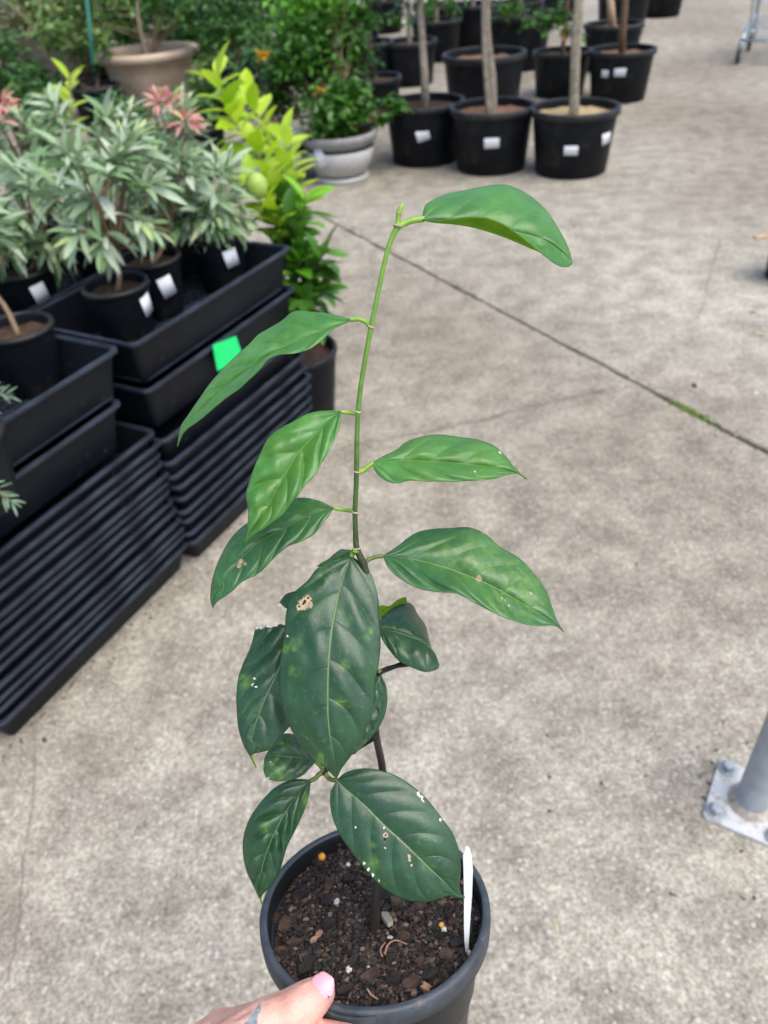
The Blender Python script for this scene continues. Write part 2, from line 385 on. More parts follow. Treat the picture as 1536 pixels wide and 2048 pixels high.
M['darksoil'] = simple('dark potting soil', (.03, .018, .012), (.10, .06, .04), 90, .9, .8, .2)
M['trunk'] = simple('pale grey bark', (.16, .135, .10), (.32, .28, .22), 40, .8, .4, .2)
M['trunk2'] = simple('brown bark', (.10, .065, .04), (.22, .15, .10), 50, .8, .4, .2)
M['stake'] = simple('wooden stake', (.05, .03, .025), (.11, .07, .055), 60, .7, .2)
M['sticker'] = sticker_mat()
M['white'] = simple('white plastic', (.60, .63, .65), (.68, .71, .73), 40, .4)
M['green_tag'] = simple('bright green tag', (.004, .72, .17), (.008, .78, .20), 40, .5)
M['galv'] = simple('galvanised steel', (.30, .335, .365), (.42, .455, .485), 30, .5, .05, .5, metal=.2)
M['plate'] = simple('painted steel plate', (.48, .50, .50), (.62, .64, .63), 45, .55, .1)
add_dust(M['plate'], (.20, .15, .10), .48, .66, 45., .75)
M['weld'] = simple('rusty weld', (.25, .21, .16), (.50, .47, .42), 120, .8, .3)
M['chrome'] = simple('zinc plated wire', (.45, .50, .55), (.6, .65, .70), 40, .28, 0, .5, metal=.9)
M['rubber'] = simple('dark rubber', (.02, .02, .02), (.05, .05, .048), 30, .7)
M['dirt'] = simple('dirt', (.030, .026, .018), (.085, .07, .05), 40, .95, .6, .2)
M['moss'] = simple('moss', (.05, .085, .015), (.15, .22, .04), 120, .9, .5, .2)
M['silver_up'] = foliage('silver leaf', [(.13, .27, .10), (.28, .42, .22), (.55, .64, .50), (.18, .33, .12), (.42, .54, .37)], .40, .22)
M['silver_young'] = foliage('young silver leaf', [(.36, .48, .16), (.54, .62, .32), (.50, .58, .42)], .5, .25)
M['lime'] = foliage('lime green leaf', [(.36, .56, .02), (.50, .70, .03), (.64, .80, .10), (.30, .52, .02)], .4, .4)
M['citrus'] = foliage('citrus leaf', [(.035, .11, .012), (.06, .18, .02), (.10, .26, .03)], .35, .25)
M['green'] = foliage('mid green leaf', [(.025, .085, .010), (.05, .16, .016), (.09, .25, .03), (.035, .12, .014)], .32, .25)
M['bright'] = foliage('fresh green leaf', [(.10, .32, .02), (.17, .45, .03), (.28, .58, .06)], .32, .35)
M['deep'] = foliage('deep green leaf', [(.018, .065, .010), (.038, .12, .018), (.08, .21, .03), (.028, .09, .014)], .34, .25)
M['sage'] = foliage('pale shrub leaf', [(.06, .14, .025), (.12, .23, .05), (.22, .33, .10)], .45, .25)
M['grass'] = foliage('dry strap leaf', [(.12, .12, .04), (.20, .19, .08), (.10, .13, .04)], .6, .2)
M['needle'] = foliage('blue green succulent leaf', [(.13, .24, .15), (.20, .32, .21), (.26, .38, .24)], .42, .15)
M['petal'] = foliage('pink petal', [(.68, .24, .24), (.80, .42, .38), (.74, .34, .38), (.62, .60, .20)], .5, .3)
M['yellow'] = foliage('yellow petal', [(.70, .42, .02), (.80, .52, .05)], .5, .3)
M['fruit'] = simple('unripe fruit skin', (.26, .40, .06), (.36, .50, .10), 90, .45, .2)
M['twig'] = simple('reddish twig', (.13, .09, .05), (.24, .15, .09), 60, .7, .2)
M['blue'] = simple('blue tape', (.0, .07, .42), (.01, .11, .5), 30, .5)
M['teal'] = simple('teal plastic stake', (.0, .12, .10), (.01, .16, .13), 30, .5)
M['leaf_top'] = leaf_mat('young glossy leaf', (.045, .185, .036), (.072, .255, .048), (.11, .33, .07), .55)
M['leaf_mid'] = leaf_mat('mature glossy leaf', (.022, .100, .030), (.038, .142, .038), (.066, .200, .050), .2)
M['leaf_old'] = leaf_mat('dark glossy leaf', (.009, .046, .020), (.016, .067, .026), (.030, .10, .036), .0)
M['leaf_under'] = leaf_mat('leaf underside', (.26, .46, .03), (.32, .53, .04), (.38, .60, .07), .6, True)
M['petiole'] = simple('green leaf stalk', (.17, .32, .035), (.24, .40, .05), 200, .4)
M['petiole_old'] = simple('olive leaf stalk', (.09, .13, .025), (.14, .20, .035), 200, .45)
M['ring'] = simple('node scar', (.32, .25, .16), (.50, .42, .30), 300, .7)
M['stem'] = stem_mat()
M['skin'] = skin_mat()
M['nail'] = simple('pink nail polish', (.80, .36, .42), (.84, .42, .47), 60, .25)
M['wood'] = simple('raw wood', (.42, .28, .16), (.55, .40, .26), 40, .7, .2)

# ------------------------------------------------------------------ ground: two concrete bays and the open joint between them
j0, j1 = G(640, 430)[:2], G(1536, 905)[:2]
jd = (j1 - j0) / np.linalg.norm(j1 - j0); jn = np.array([-jd[1], jd[0]])          # jn points to the far bay
if jn[1] < 0: jn = -jn
def g2(px, py):
    p = G(px, py); return (float(p[0]), float(p[1]))
CRACKS = [(g2(1235, 772), g2(872, 862), .008, .10), (g2(872, 862), g2(640, 900), .005, .10),
          (g2(70, 1470), g2(60, 1640), .0024, .05), (g2(60, 1640), g2(20, 1960), .0024, .06), (g2(1440, 480), g2(1395, 640), .003, .03)]
M['concrete'] = concrete_mat()
gv = [(-60, -40, -.03), (60, -40, -.03), (60, 80, -.03), (-60, 80, -.03)]
ground = part('ground', gv, [(0, 1, 2, 3)], M['dirt'], smooth=False); ground['kind'] = 'structure'
def bay(side, gap):
    ts = np.r_[-40, -20, np.arange(-6, 12, .025), 20, 60]
    wob = vnoise(2, 10, 5 + side)
    edge = []
    for t in ts:
        w = gap + .0035 * wob(np.array([t * 1.0, .3]), 16) + .002 * wob(np.array([t, 2.]), 60)
        edge.append(j0 + jd * t + jn * side * w)
    far = [e + jn * side * 40 for e in (edge[-1], edge[0])]
    n = len(edge)
    top = [(p[0], p[1], 0) for p in edge]; lip = [(p[0] - jn[0] * side * .004, p[1] - jn[1] * side * .004, -.006) for p in edge]; low = [(x, y, -.028) for x, y, z in lip]
    V = top + lip + low + [(p[0], p[1], 0) for p in far]
    Fc = [tuple(list(range(n)) + [3 * n, 3 * n + 1])]
    for i in range(n - 1): Fc += [(i + 1, i, n + i, n + i + 1), (n + i + 1, n + i, 2 * n + i, 2 * n + i + 1)]
    o = part('concrete_slab', V, Fc, M['concrete'], ground, smooth=False)
    bm = bmesh.new(); bm.from_mesh(o.data); bmesh.ops.recalc_face_normals(bm, faces=bm.faces)
    if [f for f in bm.faces if len(f.verts) > 10][0].normal.z < 0: bmesh.ops.reverse_faces(bm, faces=bm.faces)
    bm.to_mesh(o.data); bm.free()
    return o
bay(-1, .011)['label'] = 'near concrete slab with cracks'; bay(1, .009)['label'] = 'far pale concrete slab beyond the joint'
# moss in the joint
mv = []
ico = bmesh.new(); bmesh.ops.create_icosphere(ico, subdivisions=1, radius=1); ICO_V = np.array([v.co[:] for v in ico.verts]); ICO_F = [tuple(v.index for v in f.verts) for f in ico.faces]; ico.free()
ico = bmesh.new(); bmesh.ops.create_icosphere(ico, subdivisions=0 + 1, radius=1); ico.free()
t_m0, t_m1 = ((G(1330, 800)[:2] - j0) @ jd), ((G(1440, 858)[:2] - j0) @ jd)
for i in range(260):
    t = rng.triangular(t_m0, (t_m0 * .6 + t_m1 * .4), t_m1); s = rng.normal(0, .008); p = j0 + jd * t + jn * s
    rr = rng.uniform(.002, .007); mv.append((ICO_V * rng.uniform(.6, 1.2, (len(ICO_V), 1)) * rr + [p[0], p[1], rng.uniform(-.004, .001)], ICO_F))
V, Fc = join(mv)
tag(part('moss', V, Fc, M['moss'], None), 'green moss growing in the joint between the concrete slabs', 'moss', kind='stuff')

# ------------------------------------------------------------------ trays
def rrect(L_, W_, inset, z, rad=.02, seg=4):
    r = max(.004, rad - inset * .3); pts = []
    for (cx, cy, a0) in ((L_ - inset - r, W_ - inset - r, 0), (inset + r, W_ - inset - r, 90), (inset + r, inset + r, 180), (L_ - inset - r, inset + r, 270)):
        for k in range(seg + 1):
            a = math.radians(a0 + 90 * k / seg); pts.append((cx + r * math.cos(a), cy + r * math.sin(a), z))
    return pts
TL, TW = .615, .36
ORD = ['first', 'second', 'third', 'fourth', 'fifth', 'sixth', 'seventh', 'eighth', 'ninth', 'tenth', 'eleventh', 'twelfth', 'thirteenth']
def loft(rings, cap0=True, cap1=True):
    V, Fc = [], []; n = len(rings[0])
    for r in rings: V += r
    for k in range(len(rings) - 1):
        for i in range(n):
            j = (i + 1) % n; Fc.append((k*n + i, k*n + j, (k+1)*n + j, (k+1)*n + i))
    if cap0: Fc.append(tuple(range(n))[::-1])
    if cap1: Fc.append(tuple((len(rings)-1)*n + i for i in range(n)))
    return V, Fc
def tray_meshes(h, draft):
    lip = .0075
    body = loft([rrect(TL, TW, draft, 0), rrect(TL, TW, .0118, h - .0185), rrect(TL, TW, .0088, h - .0180), rrect(TL, TW, .0072, h - lip), rrect(TL, TW, .0055, h - lip - .0002), rrect(TL, TW, .0075, h - .004), rrect(TL, TW, .012, h - .004), rrect(TL, TW, draft + .006, .004)])
    rim = loft([rrect(TL, TW, .0040, h - lip), rrect(TL, TW, 0, h - lip), rrect(TL, TW, 0, h - .001), rrect(TL, TW, .001, h), rrect(TL, TW, .008, h), rrect(TL, TW, .012, h - .003)], False, False)
    ribs = []
    for i in range(1, 8):
        x = TL * i / 8; ribs.append(box(x - .003, x + .003, .0065, .0115, h * .35, h - lip))
    for i in range(1, 5):
        y = TW * i / 5; ribs.append(box(TL - .0115, TL - .0065, y - .003, y + .003, h * .35, h - lip))
    return mk_mesh('tray_body', *body, [M['tray']], False), mk_mesh('tray_rim', *rim, [M['tray_rim']], False), mk_mesh('tray_rib', *join(ribs), [M['tray']], False)
DEEP = tray_meshes(.11, .028); SHAL = tray_meshes(.075, .026)
grid = []
for i in range(1, 22): x = TL * i / 22; grid.append(box(x - .003, x + .003, .04, TW - .04, .0, .004))
for i in range(1, 13): y = TW * i / 13; grid.append(box(.04, TL - .04, y - .003, y + .003, .0, .0045))
GRID = mk_mesh('floor_grid', *join([(np.array(v) + [0, 0, .0045], f) for v, f in grid]), [M['tray_rim']], False)
def tray(kind, x, y, rot, zbase, label, group, grid_=False):
    t = thing('plastic_tray', label, 'tray', (x, y, zbase), rot, group)
    b, r, rb = DEEP if kind == 'deep' else SHAL
    link('wall', b, t); link('rim', r, t)
    if kind == 'deep' and grid_: link('floor_grid', GRID, t)
    return t
def stack(corner, ang, rims, label, group, shift2=0., tops=True, nest=(0., -.008)):
    """corner = end of the front long edge (x = TL, y = 0 in tray space); long axis at ang"""
    ca, sa = math.cos(ang), math.sin(ang)
    def org(sh, swy=0.): return corner[0] - ca * (TL + sh) - sa * swy, corner[1] - sa * (TL + sh) + ca * swy
    for k, z in enumerate(rims):
        jx, jy, ja = random.uniform(-.006, .006), random.uniform(-.005, .005), random.uniform(-.007, .007)
        x, y = org(jx + nest[0], jy + nest[1])
        lab = f'thin black nested tray, {ORD[k]} up from the concrete in the {label} stack'
        if k == 0: lab = f'lowest black nested tray of the {label} stack, resting on the concrete'
        elif k == len(rims) - 1: lab = f'uppermost thin nested tray of the {label} stack, under the plain deep tray'
        tray('shal', x, y, ang + ja, z - .075, lab, f'nested trays of the {label} stack')
    if tops:
        x, y = org(shift2)
        t2 = tray('deep', x, y, ang + .004, .507 - .11, f'plain deep black tray second from the top of the {label} stack', None)
        x, y = org(0)
        t1 = tray('deep', x, y, ang, .507, f'topmost open black tray of the {label} stack, holding potted plants', None, True)
        return t1, t2
    return None
ANG_A = math.atan2(.873, .487); ANG_B = math.atan2(.868, .497)
A_c = G(242, 693, .617)[:2]; B_s = G(256, 699, .617)[:2] + np.array([.008, .016])
B_c = B_s + np.array([math.cos(ANG_B), math.sin(ANG_B)]) * TL
rimsA = [.075 + .0275 * i + (.0025 * math.sin(i * 2.3) if i else 0) for i in range(13)]
rimsB = [.075, .105, .145, .175, .210, .245, .278, .320, .380]
A1, A2 = stack(A_c, ANG_A, rimsA, 'near left', '', .033, nest=(-.020, -.014))
B1, B2 = stack(B_c, ANG_B, rimsB, 'middle', '', 0.)
wB = np.array([-math.sin(ANG_B), math.cos(ANG_B)])
C_c = B_c + wB * (TW + .02) - np.array([math.cos(ANG_B), math.sin(ANG_B)]) * .04
C1, C2 = stack(C_c, ANG_B + .02, rimsB[::2], 'rear', '', 0.)
D_c = A_c + np.array([-math.sin(ANG_A), math.cos(ANG_A)]) * (TW + .02)
D1, D2 = stack(D_c, ANG_A, rimsA[::3], 'far left', '', 0.)
# the green tag hangs on the plain tray of the middle stack (front face, y = 0 in tray space)
tx = []
for px, py in ((424, 690), (470, 672), (484, 716), (434, 742)):
    p = G(px, py, .47); tx.append(p)
uB = np.array([math.cos(ANG_B), math.sin(ANG_B)])
def tray_face(tr, px, py):
    """local x and z where the view through a photo point meets the front face of a tray"""
    o = np.array(tr.location[:]); nrm = np.array([wB[0], wB[1], 0]); r = ray(px, py)
    t = ((o - O) @ nrm) / (r @ nrm); p = O + r * t
    return ((p - o)[:2] @ uB, p[2] - o[2])
q4 = [tray_face(B2, *p) for p in ((424, 690), (471, 672), (486, 716), (434, 742))]
front = [(x, -.003 + .006 * (1 - z / .11) * .0, z) for x, z in q4]; back = [(x, y + .0015, z) for x, y, z in front]
part('price_tag', front + back, [(0, 1, 2, 3), (7, 6, 5, 4), (0, 4, 5, 1), (1, 5, 6, 2), (2, 6, 7, 3), (3, 7, 4, 0)], M['green_tag'], B2, smooth=False)['label'] = 'bright green square tag'

# ------------------------------------------------------------------ pots
def pot_mesh(rt, rb, h, rim_h, rim_o, seg=40, name='pot', mat='black', thick=.004):
    prof = [(0.001, 0), (rb * .96, 0), (rb, .004), (rt - rim_o, h - rim_h - .002), (rt - rim_o, h - rim_h)]
    lip = [(rt, h - rim_h), (rt + .0005, h - rim_h * .5), (rt, h - .003), (rt - .003, h), (rt - rim_o - thick, h), (rt - rim_o - thick - .002, h - .004)]
    inn = [(rt - rim_o - thick - .003, h - rim_h), (rb - .006, h * .35)]
    V, Fc = lathe(prof + lip + inn, seg)
    k = len(prof) + len(lip) + len(inn) - 1
    mi = [1 if len(prof) - 1 <= (i % k) < len(prof) + len(lip) - 1 else 0 for i in range(len(Fc))]
    return mk_mesh(name, V, Fc, [M[mat], M[{'black': 'black_dusty', 'greypot': 'greyrim'}.get(mat, mat)]], True, mi)
def soil_mesh(r, z, mat, amp=.006, seed=1):
    ns = vnoise(2, 9, seed); V, Fc = [(0, 0, z)], []
    rings, seg = 9, 30
    for k in range(1, rings + 1):
        rr = r * k / rings
        for s in range(seg):
            a = 2 * math.pi * s / seg; x, y = rr * math.cos(a), rr * math.sin(a)
            V.append((x, y, z + amp * float(ns(np.array([x, y]), 16 / r)) * (1 if k < rings else .3)))
    for s in range(seg): Fc.append((0, 1 + s, 1 + (s + 1) % seg))
    for k in range(rings - 1):
        for s in range(seg):
            a = 1 + k * seg; b2 = a + seg; t = (s + 1) % seg; Fc.append((a + s, b2 + s, b2 + t, a + t))
    return mk_mesh('soil', V, Fc, [M[mat]])
def sticker_on(parent, r, z, ang, w, h, tilt=0., name='price_sticker'):
    """a small curved label on a pot wall of radius r at height z"""
    V, n = [], 5
    for e in (.0012, .0004):
        for iy in (-.5, .5):
            for i in range(n):
                u = (i / (n - 1) - .5); x = u * w; y = iy * h
                xx = x * math.cos(tilt) - y * math.sin(tilt); yy = x * math.sin(tilt) + y * math.cos(tilt)
                a = ang + xx / r; rr = r + e + .0004
                V.append((rr * math.cos(a), rr * math.sin(a), z + yy))
    Fc = [(i, i + 1, n + i + 1, n + i) for i in range(n - 1)]
    Fc += [(2*n + i + 1, 2*n + i, 3*n + i, 3*n + i + 1) for i in range(n - 1)]
    Fc += [(i + 1, i, 2*n + i, 2*n + i + 1) for i in range(n - 1)] + [(n + i, n + i + 1, 3*n + i + 1, 3*n + i) for i in range(n - 1)]
    return part(name, V, Fc, M['sticker'], parent)

# leaf templates, length 1 along +x, folded along the midrib and arching down
def leaf_tpl(width, fold=.25, arch=.25, n=6, tipw=.0, shape=1.0):
    V, Fc = [], []
    for i in range(n + 1):
        t = i / n; w = width * .5 * (math.sin(math.pi * min(1, t ** shape)) ** .8 if 0 < t < 1 else .02 + tipw * (t == 1))
        z = -arch * t * t
        V += [(t, -w, z + fold * w), (t, 0, z), (t, w, z + fold * w)]
    for i in range(n):
        a = 3 * i; Fc += [(a, a + 3, a + 4, a + 1), (a + 1, a + 4, a + 5, a + 2)]
    return np.array(V), Fc
TPL = {'lance': leaf_tpl(.215, .5, .34, 7), 'oval': leaf_tpl(.46, .35, .18, 6), 'strap': leaf_tpl(.035, .2, .6, 10), 'needle': leaf_tpl(.17, .9, -.1, 5, .3)}
def frame(d, roll=0., up=(0, 0, 1)):
    d = np.asarray(d, float); d = d / np.linalg.norm(d); up = np.asarray(up, float)
    s = np.cross(up, d); 
    if np.linalg.norm(s) < 1e-3: s = np.array([1., 0, 0])
    s /= np.linalg.norm(s); n = np.cross(d, s)
    c, sn = math.cos(roll), math.sin(roll)
    s, n = c * s + sn * n, -sn * s + c * n
    return np.stack([d, s, n], 1)
def leaf_cloud(tpl, items):
    """items: (position, direction, size, roll) -> one joined mesh"""
    tv, tf = TPL[tpl]; k = len(tv)
    V = np.empty((len(items) * k, 3)); Fc = []
    for i, (p, d, s, r) in enumerate(items):
        V[i*k:(i+1)*k] = (tv * s) @ frame(d, r).T + p
        Fc += [tuple(j + i * k for j in f) for f in tf]
    return V, Fc
LEAFME = {}
def leaf_obj(parent, tpl, mat, p, d, s, roll, name='leaf'):
    key = (tpl, mat)
    if key not in LEAFME: LEAFME[key] = mk_mesh('leaf', *TPL[tpl], [M[mat]])
    o = bpy.data.objects.new(name, LEAFME[key]); C.objects.link(o); o.parent = parent
    m = frame(d, roll); M4 = Matrix(((m[0][0]*s, m[0][1]*s, m[0][2]*s, p[0]), (m[1][0]*s, m[1][1]*s, m[1][2]*s, p[1]), (m[2][0]*s, m[2][1]*s, m[2][2]*s, p[2]), (0, 0, 0, 1)))
    o.matrix_local = M4
    return o
def rdir(zlo=-.3, zhi=1.0):
    a = random.uniform(0, 2 * math.pi); z = random.uniform(zlo, zhi); r = math.sqrt(max(.02, 1 - z * z)); return np.array([r * math.cos(a), r * math.sin(a), z])

# ---- silver-leaved shrubs in small pots, standing in the trays
SMALLPOT = pot_mesh(.077, .056, .145, .012, .004, 32)
SMALLSOIL = soil_mesh(.070, .122, 'darksoil', .004, 3)
def silver_plant(loc, crown, crown_r, n_ros, label, sticker=None, lean=(0, 0), seed=1, flowers=0, flowers_at=(), size=.088, bent=False):
    random.seed(seed)
    t = thing('silver_shrub', label, 'potted plant', loc, 0, 'silver leaved shrubs in the trays')
    link('pot', SMALLPOT, t); link('soil', SMALLSOIL, t)
    if sticker is not None: sticker_on(t, .070, .095, sticker, .036, .046, .15)
    cr = np.array(crown) - np.array(loc)                       # crown centre in local space
    base = np.array([0, 0, .12]); fork = cr * np.array([.55, .55, 1]) - np.array([0, 0, crown_r * .9])
    fork[2] = min(max(fork[2] - .02, .17), .24)
    k1 = base * .5 + fork * .5 + np.array([.012, -.008, 0])
    main = spline([base, k1, fork], 10); segs = [tube(main, [.0065, .0045], 8)]
    tips = []
    for i in range(n_ros):
        d = rdir(-.95, .9) if i % 4 else rdir(-1, -.5); rr = crown_r * random.uniform(.4, .95) if i % 4 else crown_r * random.uniform(.9, 1.15)
        tip = cr + d * rr * np.array([1, 1, .9]); tips.append((tip, d))
        mid_ = fork * .55 + tip * .45 + np.array([random.uniform(-.01, .01), random.uniform(-.01, .01), -.012])
        segs.append(tube(spline([fork, mid_, tip], 7), [.0036, .0018], 6))
    part('stem', *join(segs), M['twig'], t)
    for i, (tip, d) in enumerate(tips):
        dd = d * .9 + np.array([0, 0, .45]); dd /= np.linalg.norm(dd); fr = frame(dd)
        for k in range(14):
            a = k * 2.399; el = .25 + .95 * (k / 12)           # lower leaves spread, upper stand up
            loc_d = math.sin(el) * fr[:, 0] + math.cos(el) * (math.cos(a) * fr[:, 1] + math.sin(a) * fr[:, 2])
            p = tip - dd * .036 * (1 - k / 12) 
            leaf_obj(t, 'lance', 'silver_young' if k > 10 and random.random() < .6 else 'silver_up', p, loc_d, size * random.uniform(.55, 1.2) * (1 - .35 * (k / 12) ** 2), random.uniform(-.8, .8))
    for i in range(flowers):
        tip = P(*flowers_at[i]) - np.array(loc); pts = []
        part('flower_stalk', *tube(spline([fork, (fork + tip) / 2 + [.01, 0, 0], tip], 8), [.003, .002], 5), M['twig'], t)
        for k in range(26):
            dd = rdir(-.2, 1); pts.append((tip + dd * .010, dd, .040, random.uniform(-1, 1)))
        part('flower', *leaf_cloud('lance', pts), M['petal'], t)
    return t
ZT = .512 + .0045
def loc_at(px, py, z=.66):
    p = G(px, py, z); return (p[0], p[1], ZT)
def cw(px, py, d): return P(px, py, d)
toward_cam = lambda l: math.atan2(-l[1], -l[0])
l = loc_at(229, 566); silver_plant(l, cw(200, 365, 1.66), .135, 22, 'silver leaved shrub with bent brown stem at the near corner of the middle tray', toward_cam(l) + .95, seed=3)
l = loc_at(298, 512); silver_plant(l, cw(320, 355, 1.86), .12, 20, 'silver leaved shrub with a white pot sticker, directly behind the bent stem shrub', None, seed=4, flowers=1, flowers_at=[(372, 245, 1.80)])
l = loc_at(430, 466); silver_plant(l, cw(410, 378, 1.93), .11, 22, 'silver leaved shrub nearest the lime green shrub, in the middle tray', toward_cam(l) + .42, seed=5)
l = loc_at(40, 535); silver_plant(l, cw(70, 395, 1.86), .145, 22, 'silver leaved shrub at the left edge in a pot with a white sticker', toward_cam(l) + .35, seed=6)
l = loc_at(180, 455); silver_plant(l, cw(190, 265, 2.13), .15, 20, 'silver leaved shrub at the back under the pale stone bowl', None, seed=7)
l = loc_at(325, 420); silver_plant(l, cw(345, 275, 2.22), .13, 18, 'silver leaved shrub with pink flowers at the back of the trays', None, seed=8, flowers=2, flowers_at=[(318, 207, 2.08), (345, 203, 2.1)])
l = loc_at(60, 440); silver_plant(l, cw(40, 265, 2.1), .14, 18, 'silver leaved shrub with pink flowers cut by the left edge', None, seed=9, flowers=2, flowers_at=[(4, 212, 1.96), (-2, 245, 1.95)])
l = loc_at(30, 652); silver_plant(l, cw(-95, 430, 1.62), .12, 18, 'silver leaved shrub in the front tray, mostly beyond the left edge', None, seed=10)

# sticker on the pot standing behind the bent-stem shrub is part of that shrub: find it and add
for o in list(C.objects):
    if o.get('label', '').startswith('silver leaved shrub with a white pot sticker'):
        sticker_on(o, .070, .085, toward_cam(o.location) + .35, .036, .05, .2)

# ---- blue-green sprigs at the left edge (two small pots in the near tray)
def succulent(loc, tips, label, seed):
    random.seed(seed)
    t = thing('succulent_bush', label, 'potted plant', loc, 0)
    link('pot', SMALLPOT, t); link('soil', SMALLSOIL, t)
    segs = []
    for tip in tips:
        tp = np.array(tip) - np.array(loc); base = np.array([0, 0, .12]); path = spline([base, base * .4 + tp * .6 + np.array([0, 0, .05]), tp], 14)
        segs.append(tube(path, [.004, .002], 6))
        for k in range(34):
            f = .52 + .48 * k / 33; p = path[min(13, int(f * 13))] * (1 - (f * 13 - int(f * 13))) + path[min(13, int(f * 13) + 1)] * (f * 13 - int(f * 13))
            dirn = tp - path[8]; dirn /= np.linalg.norm(dirn); fr = frame(dirn); a = k * 2.4; el = .15 + .9 * (k / 33) ** 2
            leaf_obj(t, 'needle', 'needle', p, math.sin(el) * dirn + math.cos(el) * (math.cos(a) * fr[:, 1] + math.sin(a) * fr[:, 2]), random.uniform(.02, .03), random.uniform(-.5, .5))
    part('stem', *join(segs), M['twig'], t)
    return t
l = G(-75, 905, .625)
succulent((l[0], l[1], ZT), [P(12, 790, 1.30), P(-30, 830, 1.25), P(-60, 700, 1.3)], 'blue green needle leaved sprig at the left edge, above the near tray', 21)
l = G(-150, 960, .625)
succulent((l[0], l[1], ZT), [P(22, 1003, 1.17), P(-40, 1040, 1.15), P(-60, 900, 1.2)], 'blue green needle leaved sprig hanging in front of the near tray wall', 22)

# ------------------------------------------------------------------ lime green citrus shrub beside the trays
def lime_shrub():
    random.seed(31)
    c = np.array([B_c[0], B_c[1]]) + uB * .14 + wB * .145
    loc = (c[0], c[1], 0.0)
    t = thing('citrus_shrub', 'lime green citrus shrub with one pale fruit beside the middle tray stack', 'potted plant', loc)
    link('pot', pot_mesh(.135, .105, .235, .018, .005, 40), t); link('soil', soil_mesh(.125, .20, 'darksoil', .006, 4), t)
    L0 = np.array(loc); base = np.array([0, 0, .18])
    segs = []; fork = np.array([-.02, -.02, .42]); segs.append(tube(spline([base, (base + fork) / 2 + [.008, 0, 0], fork], 6), [.009, .007], 8))
    def branch(pts, n, mat, size, r=.0045):
        n = int(n * 2.1); size = size * 1.16
        path = spline([fork] + [P(*q) - L0 for q in pts], 24); segs.append(tube(path, [r, r * .4], 6))
        for k in range(n):
            f = .30 + .70 * (k + random.random() * .5) / n; i = min(22, int(f * 23)); p = path[i] + (path[i+1] - path[i]) * (f * 23 - i)
            d = path[i+1] - path[i]; d /= np.linalg.norm(d); fr = frame(d); a = k * 2.399 + random.uniform(-.3, .3); el = random.uniform(.3, .8) + (.35 if k > n - 4 else 0)
            dirn = math.sin(el) * d + math.cos(el) * (math.cos(a) * fr[:, 1] + math.sin(a) * fr[:, 2])
            leaf_obj(t, 'oval', mat if f > .45 else 'citrus', p, dirn, size * random.uniform(.75, 1.15), random.uniform(-.5, .5))
    branch([(560, 420, 2.2), (500, 290, 2.15), (450, 215, 2.1), (436, 150, 2.08)], 24, 'lime', .085)
    branch([(580, 440, 2.3), (560, 340, 2.3), (520, 240, 2.3), (490, 190, 2.3)], 18, 'lime', .08)
    branch([(590, 420, 2.22), (580, 330, 2.2), (570, 270, 2.2)], 18, 'lime', .08)
    branch([(600, 450, 2.2), (612, 390, 2.15)], 10, 'bright', .08)
    branch([(560, 470, 2.15), (520, 400, 2.1), (490, 370, 2.08)], 14, 'lime', .075)
    branch([(620, 560, 2.2), (640, 520, 2.15), (655, 500, 2.13)], 12, 'citrus', .07)
    branch([(600, 540, 2.2), (590, 470, 2.15), (575, 430, 2.1)], 14, 'citrus', .075)
    branch([(630, 590, 2.2), (640, 585, 2.17)], 12, 'citrus', .07)
    branch([(560, 560, 2.3), (555, 500, 2.3)], 12, 'citrus', .07)
    branch([(600, 600, 2.18), (612, 600, 2.1)], 10, 'citrus', .06)
    branch([(600, 620, 2.22), (575, 630, 2.15)], 9, 'citrus', .065); branch([(625, 630, 2.2), (632, 640, 2.15)], 9, 'citrus', .065); branch([(560, 600, 2.3), (590, 560, 2.2), (600, 520, 2.15)], 12, 'bright', .07)
    part('stem', *join(segs), M['twig'], t)
    fc = P(513, 372, 2.0) - L0
    part('fruit', ICOS * np.array([.030, .030, .034]) + fc, ICOS_F, M['fruit'], t)
    return t
_b = bmesh.new(); bmesh.ops.create_icosphere(_b, subdivisions=3, radius=1); ICOS = np.array([v.co[:] for v in _b.verts]); ICOS_F = [tuple(v.index for v in f.verts) for f in _b.faces]; _b.free()
lime_shrub()
def lime_sprig():
    random.seed(33); p = P(140, 150, 2.6); loc = (p[0] + .02, p[1] + .04, 0)
    t = thing('citrus_shrub', 'young lime green shoot rising behind the silver shrubs at left', 'potted plant', loc)
    link('pot', pot_mesh(.135, .105, .30, .018, .005, 40), t); link('soil', soil_mesh(.125, .27, 'darksoil', .006, 4), t)
    L0 = np.array(loc); path = spline([np.array([0, 0, .26]), P(150, 330, 2.68) - L0, P(142, 190, 2.61) - L0, P(138, 145, 2.6) - L0], 26)
    part('stem', *tube(path, [.008, .003], 6), M['twig'], t)
    for k in range(26):
        f = .35 + .65 * k / 25; i = min(24, int(f * 25)); d = path[i+1] - path[i]; d /= np.linalg.norm(d); fr = frame(d); a = k * 2.399; el = .45 + .5 * (k / 25) ** 3
        leaf_obj(t, 'oval', 'lime' if k > 14 else 'citrus', path[i], math.sin(el) * d + math.cos(el) * (math.cos(a) * fr[:, 1] + math.sin(a) * fr[:, 2]), random.uniform(.08, .105), random.uniform(-.5, .5))
lime_sprig()

